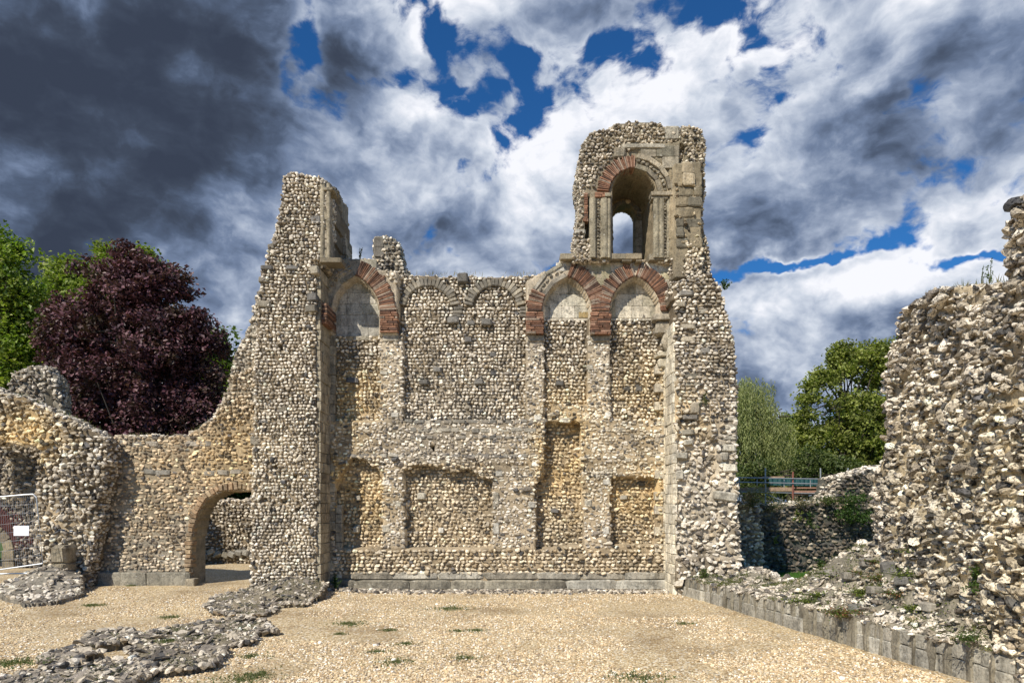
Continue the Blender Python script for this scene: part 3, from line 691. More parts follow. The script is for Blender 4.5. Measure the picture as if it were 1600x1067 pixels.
# side returns of the piers (faces running back from Y=18 to Y=19)
FRL = Frame((-5.13, 18.0), (0, 1)); FRL.N = np.array([1., 0, 0]); FRL.B = np.stack([FRL.S, FRL.N, FRL.Z], 1)
FRR = Frame((4.33, 18.0), (0, 1)); FRR.N = np.array([-1., 0, 0]); FRR.B = np.stack([FRR.S, FRR.N, FRR.Z], 1)
zt = H + (HY - 495) / F * 18; 
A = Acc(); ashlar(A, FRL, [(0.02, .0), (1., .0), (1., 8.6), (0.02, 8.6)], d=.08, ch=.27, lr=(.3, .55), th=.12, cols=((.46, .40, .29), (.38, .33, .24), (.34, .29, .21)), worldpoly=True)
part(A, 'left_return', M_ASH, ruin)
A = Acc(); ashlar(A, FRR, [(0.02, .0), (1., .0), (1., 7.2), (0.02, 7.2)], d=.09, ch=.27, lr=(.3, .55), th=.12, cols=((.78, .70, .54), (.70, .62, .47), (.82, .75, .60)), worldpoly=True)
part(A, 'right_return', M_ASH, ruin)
# niche with a small shaft at the left return
A = Acc(); q, z = FR.px(517, 655); q1, z1 = FR.px(517, 615)
tube(A, [(q - .13, 18.72, z), (q - .13, 18.72, z1)], .085, (.42, .36, .26), 12)
for dz in (.0, .06, .14): tube(A, [(q - .13, 18.72, z - .12 + dz), (q - .13, 18.72, z - .06 + dz)], .16 - dz * .4, (.36, .29, .20), 12)
part(A, 'corner_shaft', M_ASH, ruin)

# --- tympana
for nm, op, lab, cols in (('tympanum', rect(522, 437, 593, 523), 'grey stained ashlar tympanum of the left arch', ((.50, .47, .40), (.42, .40, .33), (.54, .50, .42))),
                     ('tympanum', rect(849, 437, 922, 494), 'pale ashlar tympanum of the middle arch with an ochre patch', ((.54, .50, .40), (.47, .43, .34), (.58, .53, .43))),
                     ('tympanum', rect(955, 437, 1028, 494), 'pale mottled ashlar tympanum of the right arch', ((.50, .45, .34), (.56, .50, .39), (.44, .38, .27)))):
    A = Acc(); ashlar(A, FR, op, d=-.19, ch=.33, lr=(.35, .6), th=.1, cols=cols, jit=.003, gap=.006)
    if 'middle' in lab: blocks(A, FR, [(913, 489, 15, 9, -.18)], .1, ((.44, .33, .16),), BLK, 0)
    part(A, nm, M_ASH, ruin, lab)
A = Acc(); ashlar(A, FR, rect(524, 523, 592, 530), d=-.12, ch=.12, lr=(.4, .7), th=.2, cols=((.42, .33, .2), (.38, .34, .26)))
part(A, 'tympanum_sill', M_ASH, ruin); A = Acc()
ashlar(A, FR, rect(850, 495, 921, 499), d=-.14, ch=.08, lr=(.5, .9), th=.15, cols=((.5, .45, .36),)); part(A, 'tympanum_sill', M_ASH, ruin); A = Acc(); ashlar(A, FR, rect(956, 495, 1030, 499), d=-.14, ch=.08, lr=(.5, .9), th=.15, cols=((.5, .45, .36),))
part(A, 'tympanum_sill', M_ASH, ruin)
# --- ashlar spandrels
A = Acc()
ringA = pointed(557, 492, 66, 408, 492); ringB = pointed(885, 492, 64, 412, 492); ringC = pointed(991, 492, 66, 412, 492)
ringA2 = pointed(557, 524, 56, 415, 530); ringB2 = pointed(885, 492, 58, 418, 525); ringC2 = pointed(991, 492, 58, 418, 525)
ashlar(A, FR, rect(498, 408, 590, 490), d=.14, ch=.3, lr=(.35, .6), th=.1, cols=((.40, .37, .29), (.36, .32, .25), (.44, .39, .29)), skip=[ringA2])
part(A, 'spandrel', M_ASH, ruin); A = Acc()
ashlar(A, FR, rect(868, 413, 1055, 492), d=.14, ch=.25, lr=(.3, .6), th=.1, cols=((.48, .44, .35), (.42, .38, .30), (.56, .53, .46), (.42, .37, .24)), skip=[ringB2, ringC2])
part(A, 'spandrel', M_ASH, ruin)

# --- three pointed arches
def pointed_ring(name, cx, spring, w, top, wpx, sides, label):
    holder = None
    cl, cr, Rr, a = pointed_arc(FR, cx, spring, w, top); W = wpx / 56.2
    A = Acc()
    box(A, (0, 0, -50), (.001, .001, -49.999)) if False else None
    for side, c in (('L', cl), ('R', cr)):
        kind = sides[0] if side == 'L' else sides[1]
        if side == 'L': a0, a1 = math.pi, math.pi - a
        else: a0, a1 = 0, a
        lo = 0
        if kind == 'brick': arc_blocks(A, FR, c, Rr + .02, Rr + W, a0, a1, .048, -.22, .205, BRICK_COLS, jr=.022)
        else:
            f = .36 if cx > 700 else 0.
            am = a0 + (a1 - a0) * f
            if f: arc_blocks(A, FR, c, Rr + .02, Rr + W, a0, am, .048, -.22, .205, BRICK_COLS, jr=.022)
    o = part(A, 'brick_arch', M_BRICK, ruin, label)
    if 'carved' in sides:
        A = Acc(); f = .36 if cx > 700 else 0.; a0, a1 = math.pi, math.pi - a; am = a0 + (a1 - a0) * f; c = cl
        st = ((.34, .31, .24), (.28, .25, .20), (.38, .34, .27))
        arc_blocks(A, FR, c, Rr + .0, Rr + .12, am, a1, .42, -.22, .16, st, BLK, jr=.004)
        arc_blocks(A, FR, c, Rr + .13, Rr + .30, am, a1, .40, -.22, .10, st, BLK, jr=.006)
        arc_blocks(A, FR, c, Rr + .17, Rr + .26, am, a1, .15, .08, .19, st, LIB1, jr=.02)       # eroded carved bosses
        arc_blocks(A, FR, c, Rr + .31, Rr + .40, am, a1, .45, -.22, .17, st, BLK, jr=.004)
        part(A, 'carved_hood', M_ASH, ruin, 'eroded carved stone half of the arch')
pointed_ring('a', 557, 490, 37, 435, 26, ('carved', 'brick'), 'red brick right half of the left pointed arch')
pointed_ring('b', 885, 488, 37, 436, 25, ('carved', 'brick'), 'thin red brick voussoirs of the middle pointed arch')
pointed_ring('c', 991, 488, 38, 436, 24, ('brick', 'brick'), 'thin red brick voussoirs of the right pointed arch')
# --- brick corbels
def bricks_rect(A, f, u0, v0, u1, v1, d0, d1, ch=.062, grow=0.):
    (q0, zt), (q1, zb) = f.px(u0, v0), f.px(u1, v1); n = max(1, round((zt - zb) / ch)); h = (zt - zb) / n; C, S_, K = [], [], []
    for k in range(n):
        z = zb + (k + .5) * h; q = q0 - rng.uniform(0, .2) - grow * rng.random() * .03
        a0, b0 = q0 - rng.uniform(0, .015), q1 + rng.uniform(0, .015)
        while q < b0 - .03:
            w = rng.uniform(.22, .42); a, b = max(q, a0), min(q + w, b0)
            if b - a > .03: C.append(((a + b) / 2, (d0 + d1) / 2 + rng.normal(0, .008), z)); S_.append(((b - a) / 2 - .003, (d1 - d0) / 2, h * .5 - .005 * rng.random() - .001)); K.append(BRICK_COLS[rng.integers(5) if rng.random() < .5 else rng.integers(2)])
            q += w
    C = np.array(C); K = np.array(K) * (1 + rng.normal(0, .14, (len(K), 1)))
    A.inst(BRK, f.w(C[:, 0], C[:, 1], C[:, 2]), f.B[None] @ rots(len(C), .01, .01, .01), np.array(S_), np.clip(K, .01, .9))
for (u0, v0, u1, v1, lab) in ((496, 488, 523, 519, 'brick corbel below the left end of the left arch'), (596, 490, 623, 522, 'brick corbel between the left arch and the flint bay'),
                              (822, 490, 849, 524, 'brick corbel right of the flint bay'), (922, 490, 953, 525, 'brick corbel shared by the middle and right arches')):
    A = Acc(); bricks_rect(A, FR, u0, v0, u1, v1, -.2, .22)
    part(A, 'brick_corbel', M_BRICK, ruin, lab)
A = Acc()
(qa, za), (qb_, zc_) = FR.px(500, 488), FR.px(519, 519)
n = 9
for k in range(n):
    h = (za - zc_) / n
    A.inst(BRK, np.array([[-5.06 + rng.normal(0, .008), 18.45, zc_ + (k + .5) * h]]), np.eye(3)[None], np.array([[.155, .32, h * .46]]), palette(1, BRICK_COLS[:4], [1, 1, 1, 1]))
part(A, 'brick_corbel', M_BRICK, ruin, 'brick corbel block in the corner by the left pier')
A = Acc(); ashlar(A, FR, rect(598, 522, 623, 534), d=.06, ch=.2, lr=(.4, .6), th=.3); part(A, 'corbel_bed', M_ASH, ruin); A = Acc(); ashlar(A, FR, rect(824, 524, 850, 534), d=.06, ch=.2, lr=(.4, .6), th=.3); part(A, 'corbel_bed', M_ASH, ruin); A = Acc(); ashlar(A, FR, rect(924, 525, 953, 534), d=.06, ch=.2, lr=(.4, .6), th=.3)
part(A, 'corbel_bed', M_ASH, ruin)
# --- capital and carved head below the right arch
A = Acc(); (q, z) = FR.px(1041, 500)
for k, (zz, hw, hh, dd) in enumerate(((.02, .36, .10, .30), (-.28, .30, .16, .22), (-.14, .27, .05, .2), (-.98, .27, .07, .22), (-1.22, .22, .13, .16))):
    A.inst([ROUGHB[k]], FR.w([q - .02], [.0], [z + zz]), FR.B[None], np.array([[hw, dd, hh]]), np.array([(.38, .33, .25) if k < 3 else (.56, .50, .38)]))
block_parts('bonding_stone', FR, [(1040, 565, 16, 8, .16), (1043, 590, 14, 9, .1)], .3, ((.56, .5, .38),), M_ASH, ruin)
part(A, 'capital', M_ASH, ruin)
def head():
    V, Fc = ico(4); W = V.copy()
    x, y, z = V[:, 0], V[:, 1], V[:, 2]; y = y.copy()
    g = lambda a, b, s, t=None: np.exp(-(((x - a) / s) ** 2 + ((z - b) / (t or s)) ** 2)) * (V[:, 1] > 0)
    W[:, 0] *= .74 - .14 * np.clip(-z, 0, 1); W[:, 1] *= .8
    W[:, 1] += .20 * g(0, -.02, .13, .28) + .10 * g(0, .32, .5, .10) - .10 * g(-.3, .14, .13, .09) - .10 * g(.3, .14, .13, .09) + .07 * g(0, -.42, .22, .07) - .05 * g(0, -.50, .2, .04) + .10 * g(0, -.72, .2, .12)
    W[:, 0] += .10 * np.sign(x) * np.exp(-((np.abs(x) - .95) / .15) ** 2 - ((z + .02) / .22) ** 2 - (V[:, 1] / .3) ** 2)
    W *= (1 + .04 * fbm(V * 3, 1, 3, 3))[:, None]
    A = Acc(); (q, zz) = FR.px(1043, 537); P = np.array([q, 18.82, zz]); W = W * np.array([.27, .27, .30])
    W = W @ np.array([[1, 0, 0], [0, -1, 0], [0, 0, 1.]])
    A.raw(W + P, [Fc[:, ::-1]], (.46, .40, .30))
    part(A, 'carved_head', M_ASH, ruin, 'weathered carved stone head under the capital', True)
head()
# --- rough stone relieving arches over the flint bay
for cx, lab in ((668, 'left of the two rough stone arches in the flint bay'), (773, 'right of the two rough stone arches in the flint bay')):
    A = Acc(); cl, cr, Rr, a = pointed_arc(FR, cx, 478, 34, 443); q, z = FR.px(cx, 478); r = 35 / 56.2
    arc_blocks(A, FR, (q, z - .05), r, r + .24, R(8), R(172), .105, -.24, -.075, ((.27, .24, .19), (.21, .19, .155), (.33, .29, .22)), ROUGHB, jr=.03)
    e = FR.px(cx + 52, 486); arc_blocks(A, FR, (q - .05, z - .1), r + .12, r + .38, R(-12), R(8), .12, -.24, -.09, ((.27, .24, .19), (.21, .19, .155)), ROUGHB, jr=.03)
    part(A, 'stone_arch', M_DARKST, ruin, lab)
# --- string course under the tower windows
A = Acc()
blocks(A, FR, [(u, 407.5, 26, 9, .36) for u in range(887, 1012, 25)] + [(1027, 409, 34, 10, .40)], .6, ((.33, .27, .18), (.28, .24, .17)), BLK, .006)
part(A, 'string_course', M_DARKST, ruin)
A = Acc(); blocks(A, FP, [(518, 408, 34, 8, .10)], .5, ((.22, .185, .13), ), BLK, .01)
part(A, 'string_course', M_DARKST, ruin, 'short string course stub on the left tower')

# --- left pier and its tower
lp = Wall(FP, [(393, 930), (394, 800), (396, 700), (399, 560), (404, 480), (407, 430), (413, 412), (424, 382), (434, 350), (441, 310), (446, 276), (460, 269), (480, 275), (503, 277), (508, 300), (506, 405), (494, 410), (495, 700), (495, 930)],
    panels=[(rect(440, 780, 447, 787), -.2, 0), (rect(464, 793, 471, 801), -.2, 0), (rect(428, 726, 434, 733), -.2, 0), (rect(457, 741, 464, 748), -.2, 0), (rect(437, 540, 444, 547), -.2, 0), (rect(444, 640, 452, 645), -.2, 0), (rect(405, 655, 412, 661), -.2, 0), (rect(410, 775, 417, 782), -.2, 0)],
    cell=.05, thick=2.7, amp=.02, ragged=.05, seed=21, base=MORT, zones=[(415, 720, 1.1, TAN, .6), (470, 880, 1, TAN, .5)])
lp.core('left_pier', M_MORT, ruin)
A = Acc()
lp.courses(A, None, ch=.088, wts=W_WHITE, wv=.05, jz=.1)
lp.courses(A, None, ch=.14, drop=.94, jz=.4, tilt=.2, asp=(.9, 1.8), bulge=.5, wts=[.15, .2, .25, .28, .1, .02], lib=LIB2)
lp.rim(A, (0, 1.0), 4.5, .052, W_WHITE, no=[(-5.7, -4, 0, 8.75)])
part(A, 'left_pier_facing', M_FLINT, ruin)
block_parts('putlog_stone', FP, [(458, 420, 20, 8, .10), (418, 419, 20, 7, .1), (449, 522, 13, 11, .02), (412, 438, 16, 9, .08), (414, 476, 20, 11, .1), (493, 424, 13, 14, .14), (489, 466, 16, 12, .12), (488, 484, 18, 11, .16), (495, 345, 16, 14, .08), (458, 365, 9, 8, -.03), (424, 385, 11, 9, .03), (445, 355, 10, 8, .0), (443, 640, 15, 8, .05), (412, 658, 14, 8, .03), (398, 688, 14, 15, .05), (436, 678, 12, 8, .0), (432, 615, 12, 9, 0), (452, 712, 10, 8, 0), (415, 775, 8, 7, 0), (407, 583, 12, 8, .05), (480, 905, 16, 8, .1), (440, 912, 20, 9, .12)], .35, ((.17, .16, .145), (.24, .215, .17), (.33, .29, .22)), M_DARKST, ruin, None)
# tower window jamb, seen obliquely
FJ = Frame((-4.93, 18.0), (0, 1)); FJ.N = np.array([1., 0, 0]); FJ.B = np.stack([FJ.S, FJ.N, FJ.Z], 1)
zj = lambda v, Y: H + (HY - v) / F * Y
zb = zj(404, 18)
lt = Wall(FP, [(500, 410), (501, 285), (503, 276), (512, 285), (524, 288), (530, 300), (517, 300), (512, 404)], cell=.04, thick=.5, amp=.01, ragged=.01, seed=23, base=(.36, .31, .23))
JW = Wall.__new__(Wall)
Wall.__init__(JW, FJ, [(1, 1), (2, 1), (2, 2)], cell=.05, thick=.75, amp=.02, ragged=.04, seed=25, base=(.36, .31, .23), panels=())
JW.out = [(0.1, zb - .15), (0.1, zj(284, 18.1)), (.45, zj(288, 18.5)), (.9, zj(296, 19)), (1.5, zj(303, 19.6)), (2.0, zj(318, 20)), (2.55, zj(322, 20.5)), (2.6, zb - .2)]
JW.panels = [([(.95, zb + .1), (.95, zb + 1.9), (1.15, zb + 2.25), (1.4, zb + 2.4), (1.65, zb + 2.2), (1.8, zb + 1.9), (1.8, zb + .1)], -.35, 0)]
JW.core('left_tower_jamb', M_ASH, ruin)
A = Acc()
ashlar(A, FJ, [(.12, zb), (.9, zb), (.9, zb + 1.95), (.12, zb + 1.95)], d=.03, ch=.26, lr=(.3, .5), th=.1, worldpoly=True, cols=((.40, .34, .25), (.34, .29, .21)))
ashlar(A, FJ, [(1.85, zb), (2.58, zb), (2.58, zb + 1.3), (1.85, zb + 1.3)], d=.12, ch=.26, lr=(.3, .5), th=.3, worldpoly=True, cols=((.40, .34, .25), (.34, .29, .21)))
part(A, 'left_tower_ashlar', M_ASH, ruin)
for x, r in ((-4.99, .07), (-4.83, .055)):
    A = Acc(); tube(A, [(x + .0, 17.99, zb + .0), (x, 17.99, zb + 1.96)], r, (.36, .31, .22), 12); part(A, 'window_shaft', M_ASH, ruin)
A = Acc()
ashlar(A, FP, rect(503, 300, 513, 404), d=.03, ch=.26, lr=(.2, .3), th=.5, cols=((.42, .36, .27), (.36, .31, .22)))
blocks(A, FP, [(513, 298, 20, 5, .1)], .5, ((.30, .26, .19),))
part(A, 'left_tower_quoin', M_ASH, ruin)
A = Acc(); JW.rim(A, (0.05, .7), 5, .07, W_GREY)
part(A, 'left_tower_rubble', M_FLINT, ruin)

# --- right pier and its buttress
rp = Wall(FP, [(1056, 930), (1056, 700), (1055, 500), (1052, 442), (1075, 436), (1108, 428), (1124, 450), (1136, 492), (1146, 540), (1150, 600), (1150, 700), (1152, 800), (1156, 860), (1160, 930)],
    panels=[([(1065, 640), (1100, 660), (1130, 760), (1110, 870), (1058, 880), (1056, 700)], -.10, .12), ([(1100, 680), (1122, 690), (1120, 745), (1108, 790), (1096, 740)], -.2, .06), (rect(1056, 870, 1160, 930), .1, .05)],
    cell=.05, thick=3.0, amp=.03, ragged=.06, seed=31, relief=.10, zones=[(1078, 700, 1.6, np.array((.60, .52, .40)), .9), (1085, 780, 1.4, np.array((.56, .49, .38)), .8), (1070, 650, .8, OCHRE, .5)])
rp.core('right_pier', M_MORT, ruin)
A = Acc()
rp.courses(A, rect(1050, 425, 1155, 660), ch=.092, wts=W_MIX, asp=(.8, 2.0), jz=.12)
rp.courses(A, rect(1050, 660, 1165, 935), ch=.11, wts=W_WHITE, asp=(.8, 2.1), jz=.3, tilt=.35, sizej=.35, bulge=.6, drop=.06, lib=LIB2)
rp.courses(A, rect(1050, 700, 1130, 935), ch=.17, wts=W_MIX, asp=(.9, 1.8), jz=.35, tilt=.4, sizej=.4, bulge=.5, drop=.65, lib=LIB2)
rp.rim(A, (0, 1.2), 4.5, .052, W_MIX, no=[(4, 4.6, 0, 8)])
part(A, 'right_pier_facing', M_FLINT, ruin)
block_parts('putlog_stone', FP, [(1085, 638, 15, 19, .12), (1078, 652, 24, 8, .08), (1078, 588, 26, 9, .06), (1085, 600, 30, 6, .06), (1075, 530, 22, 9, .06), (1075, 510, 22, 8, .06), (1102, 548, 15, 9, .08), (1125, 577, 17, 8, .03), (1075, 675, 22, 8, .04), (1072, 460, 22, 9, .1), (1064, 476, 14, 8, .12), (1098, 487, 12, 8, .05)], .35, ((.22, .20, .17), (.30, .27, .21), (.36, .31, .23)), M_DARKST, ruin, None)
block_parts('dressed_stone', FP, [(1133, 775, 34, 15, .12), (1138, 700, 22, 11, .1), (1130, 713, 14, 13, .1), (1140, 732, 22, 12, .08), (1139, 684, 24, 8, .08), (1142, 667, 18, 8, .06), (1066, 712, 18, 10, .05), (1075, 690, 14, 8, .05), (1062, 742, 12, 14, .05), (1143, 655, 16, 6, .06), (1144, 632, 16, 9, .06)], .3, ((.62, .57, .46), (.55, .50, .40)), M_ASH, ruin, None)

# --- right tower
win = roundarch(990, 301, 34, 264, 406)
rt = Wall(FT, [(897, 407), (900, 380), (904, 345), (911, 300), (905, 262), (911, 228), (924, 206), (948, 203), (962, 196), (985, 192), (1030, 194), (1040, 200), (1062, 202), (1068, 198), (1094, 204), (1102, 222), (1099, 260), (1100, 300), (1096, 340), (1103, 370), (1110, 432), (1108, 440), (1050, 440), (1050, 407)],
    panels=[([(985, 232), (1060, 222), (1060, 200), (1095, 200), (1095, 440), (1045, 440), (1045, 262)], .05, .02), (rect(1050, 262, 1092, 440), .30, .03), (rect(1044, 300, 1050, 440), .12, .02), ([(915, 345), (920, 300), (926, 345), (926, 372), (915, 372)], -.35, 0), ([(1062, 225), (1072, 230), (1066, 262), (1060, 262)], -.15, .03)],
    holes=[win], cell=.03, thick=1.85, amp=.022, ragged=.06, seed=41, base=(.22, .185, .13), zones=[(1040, 240, 1.2, np.array((.26, .22, .15)), .9), (1070, 340, 1.5, np.array((.28, .23, .15)), .9), (1000, 320, .8, TAN, .5)])
rt.core('right_tower', M_MORT, ruin)
A = Acc()
skT = [[(985, 232), (1062, 222), (1062, 440), (1040, 440), (1040, 300)], rect(926, 300, 1060, 410), roundarch(990, 306, 64, 243, 320), roundarch(990, 303, 50, 246, 312), rect(1050, 262, 1095, 410), rect(912, 295, 928, 374), [(968, 236), (1000, 236), (1000, 250), (960, 250)]]
rt.courses(A, None, ch=.088, wts=W_MIX, skip=skT, jz=.2, tint=(.86, .84, .82))
rt.courses(A, rect(1068, 385, 1095, 440), ch=.1, wts=W_WHITE, jz=.3)
rt.rim(A, (0, 1.6), 4.2, .052, W_MIX)
part(A, 'right_tower_facing', M_FLINT, ruin)
A = Acc()
L = []
for v in (228, 243, 256, 272, 292, 318, 340, 367, 382, 396): L.append((1100 + rng.uniform(-3, 3), v, 12, 4, -rng.uniform(.2, 1.2)))
blocks(A, FT, L, .4, ((.2, .18, .15), (.3, .27, .2)), ROUGHB, .12)
part(A, 'broken_bonding_stones', M_DARKST, ruin); A = Acc()
block_parts('dressed_stone', FT, [(1005, 231, 66, 8, .12), (968, 241, 18, 16, .10), (1050, 210, 24, 22, .10)], .3, ((.34, .29, .21), (.42, .38, .30)), M_ASH, ruin, None, ROUGHB, .03)
ashlar(A, FT, [(1000, 234), (1060, 230), (1060, 300), (1045, 300), (1040, 275), (1022, 250), (1000, 243)], d=.09, ch=.28, lr=(.3, .55), th=.1, cols=((.25, .215, .15), (.31, .27, .20), (.21, .19, .14)), skip=[roundarch(990, 303, 52, 244, 312)])
part(A, 'tower_ashlar', M_ASH, ruin); A = Acc()
ashlar(A, FT, rect(1052, 300, 1092, 395), d=.33, ch=.26, lr=(.16, .6), th=.15, cols=((.215, .18, .12), (.28, .23, .15), (.17, .15, .11)), lib=ROUGHB, jit=.035)
rt.courses(A, rect(1052, 296, 1094, 400), ch=.1, drop=.75, jz=.4, wts=W_MIX, tint=(.7, .65, .55))
ashlar(A, FT, rect(1060, 262, 1080, 300), d=.34, ch=.3, lr=(.3, .5), th=.15, cols=((.34, .29, .20), (.44, .36, .24)), lib=ROUGHB, jit=.03)
part(A, 'buttress_stone', M_ASH, ruin)
# window surround
A = Acc(); q, z = FT.px(990, 303); r = 37 / 57.3
arc_blocks(A, FT, (q, z), r + .02, r + .36, R(88), R(176), .046, -.3, .09, BRICK_COLS, jr=.02)
bricks_rect(A, FT, 930, 302, 953, 310, -.2, .08)
part(A, 'brick_arch', M_BRICK, ruin, 'brick left half of the tower window arch')
A = Acc(); st = ((.27, .235, .165), (.33, .28, .20), (.22, .19, .14))
arc_blocks(A, FT, (q, z), r + .0, r + .13, R(2), R(86), .3, -.3, .07, st, BLK, jr=.004)
arc_blocks(A, FT, (q, z), r + .15, r + .27, R(2), R(86), .12, .0, .09, st, LIB1, jr=.01)
arc_blocks(A, FT, (q, z), r + .28, r + .40, R(6), R(84), .35, -.1, .08, st, BLK, jr=.01)
part(A, 'carved_hood', M_ASH, ruin, 'carved stone right half of the tower window arch')
A = Acc()
ashlar(A, FT, rect(921, 309, 953, 405), d=.02, ch=.27, lr=(.2, .3), th=.3, cols=st)
part(A, 'window_jamb', M_ASH, ruin); A = Acc()
ashlar(A, FT, rect(1026, 312, 1046, 405), d=.02, ch=.27, lr=(.2, .3), th=.3, cols=st)
part(A, 'window_jamb', M_ASH, ruin)
def shaft(u, v0, v1, r, dd, f=FT, col=(.31, .27, .19)):
    A = Acc(); (q, z0), (_, z1) = f.px(u, v0), f.px(u, v1); p = f.w([q], [dd], [z0])[0]; tube(A, [(p[0], p[1], z1), (p[0], p[1], z0)], r, col, 12); part(A, 'window_shaft', M_ASH, ruin)
for u, r in ((926, .10), (944, .10), (951, .06), (1025, .09), (1033, .08), (1044, .05)): shaft(u, 312, 404, r, .03)
for u in (934.5, 1038.5):                       # rows of little drilled bosses between the shafts
    A = Acc(); vs = np.arange(314, 404, 5.2); qz = [FT.px(u, v) for v in vs]; n = len(vs)
    A.inst(LIB1, FT.w([a for a, b in qz], np.full(n, .05), [b for a, b in qz]), FT.B[None] @ rots(n, .2, .2, .2), np.full((n, 3), .036) * rng.uniform(.7, 1.2, (n, 1)), palette(n, st, [1, 1, 1])); part(A, 'carved_strip', M_ASH, ruin)
block_parts('impost', FT, [(949, 307, 9, 6, .12), (1035, 306, 38, 6, .16), (1030, 311, 26, 4, .1)], .35, st, M_ASH, ruin, None, BLK, .01)
block_parts('dressed_stone', FT, [(907, 362, 16, 8, .03), (905, 378, 14, 10, .0), (906, 391, 14, 9, .03)], .3, ((.5, .46, .38), (.34, .3, .24)), M_ASH, ruin, None, ROUGHB, .04)
A = Acc(); bricks_rect(A, FT, 913, 302, 918, 342, -.2, .03); bricks_rect(A, FT, 911, 342, 919, 347, -.2, .03)
part(A, 'brick_jamb', M_BRICK, ruin, 'sliver of red brick jamb at the tower left edge')
# back wall of the window tunnel with its narrow opening
FB = Frame((0, 20.5), (1, 0)); win2 = roundarch(976, 339, 18.5, 319, 412)
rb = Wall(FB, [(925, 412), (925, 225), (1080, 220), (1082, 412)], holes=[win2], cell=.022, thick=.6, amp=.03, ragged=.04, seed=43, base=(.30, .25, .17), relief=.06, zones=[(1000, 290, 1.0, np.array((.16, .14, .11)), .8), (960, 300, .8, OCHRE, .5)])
rb.core('window_back_wall', M_ASH, ruin)
A = Acc(); qb, zb2 = FB.px(976, 339); rr_ = 19 / F * 20.5
arc_blocks(A, FB, (qb, zb2), rr_, rr_ + .12, 0, math.pi, .2, -.4, .04, ((.22, .2, .16),), BLK, jr=.01)
ashlar(A, FB, rect(993, 345, 1032, 412), d=.05, ch=.27, lr=(.3, .5), th=.1, cols=((.42, .37, .28), (.36, .31, .24)))
rb.courses(A, [(940, 262), (1040, 262), (1040, 330), (1000, 340), (992, 325), (975, 316), (960, 320)], ch=.16, jz=.3, tilt=.4, wts=[.05, .2, .3, .25, .1, .1], drop=.25)
part(A, 'window_back_arch', M_DARKST, ruin)
# ================================================================== OTHER WALLS
def wthing(name, label, cat, x, y, group=None): return thing(name, label, cat, (x, y, 0), group)

# --- low wall with the round-headed doorway, left of the great ruin
dw = wthing('doorway_wall', 'lower flint wall with a round headed doorway sloping up to the left tower', 'wall', -10, 19.35)
door = [(299, 925), (301, 840), (308, 805), (322, 782), (345, 769), (372, 766), (395, 768), (410, 775), (410, 925)]
W1 = Wall(FL, [(118, 930), (122, 860), (140, 760), (150, 705), (165, 692), (185, 681), (290, 681), (312, 668), (332, 655), (350, 625), (361, 590), (371, 550), (384, 525), (396, 492), (403, 455), (425, 455), (425, 930)],
    holes=[door], panels=[(rect(356, 687, 362, 697), -.3, 0)], cell=.05, thick=.85, amp=.022, ragged=.06, seed=51, base=(.29, .26, .205), relief=.05,
    zones=[(230, 730, 2.2, np.array((.36, .28, .17)), .45), (330, 740, 1.5, np.array((.40, .30, .18)), .4), (380, 700, 1.2, OCHRE, .4)])
W1.core('wall_core', M_MORT, dw)
A = Acc(); ringdoor = [(290, 925), (290, 840), (298, 800), (315, 773), (340, 758), (372, 755), (395, 757), (420, 770), (420, 925)]
W1.courses(A, rect(115, 660, 430, 900), ch=.088, wts=[.26, .24, .26, .16, .07, .02], skip=[ringdoor], jz=.16, asp=(.8, 2.3), bulge=.42, emb=.35, drop=.08, tint=(.97, .93, .87))
W1.courses(A, rect(280, 440, 430, 662), ch=.1, wts=[.46, .28, .14, .06, .02, .04], jz=.2)
W1.rim(A, (0, .7), 5, .07, W_MIX)
part(A, 'flint_facing', M_FLINT, dw)
A = Acc(); L = []
L += [(u, v, 24, 8, .04) for u in (150, 178, 203, 232, 255) for v in (737,)] + [(300 + i * 22, 693, 20, 9, .03) for i in range(3)] + [(u, 738, 18, 8, .04) for u in (330, 350, 372)] + [(188, 692, 16, 8, .03), (212, 692, 18, 8, .03), (240, 694, 20, 8, .03)]
blocks(A, FL, [(a + rng.normal(0, 2), b + rng.normal(0, .8), c, d, e) for a, b, c, d, e in L], .2, ((.27, .25, .21), (.33, .29, .23)))
part(A, 'levelling_course', M_DARKST, dw)
A = Acc(); ashlar(A, FL, rect(124, 893, 300, 916), d=.16, ch=.42, lr=(.9, 1.8), th=.4, cols=((.36, .33, .26), (.30, .28, .22), (.40, .36, .28))); 
blocks(A, FL, [(304, 909, 14, 13, .3), (140, 865, 28, 10, .06)], .3, ((.42, .36, .26),), BLK, .01)
part(A, 'plinth', M_ASH, dw)
A = Acc(); P = FL.poly([(294, 900), (296, 838), (303, 803), (318, 777), (342, 762), (372, 759), (398, 762)])
for (a, b), (c, d) in zip(P[:-1], P[1:]):
    Ls = math.hypot(c - a, d - b); n = max(1, round(Ls / .13)); an = math.atan2(d - b, c - a)
    for i in range(n):
        t = (i + .5) / n; ca, sa = math.cos(an), math.sin(an)
        A.inst(ROUGHB, FL.w([a + (c - a) * t], [-.1], [b + (d - b) * t]), (FL.B @ np.array([[ca, 0, -sa], [0, 1, 0], [sa, 0, ca]]))[None] @ rots(1, .06, .06, .06), np.array([[Ls / n * .46, .16, .075 + rng.random() * .05]]), palette(1, [(.30, .22, .14), (.38, .26, .155), (.46, .35, .22)], [1, 1, 1]))
part(A, 'doorway_arch', M_DARKST, dw)

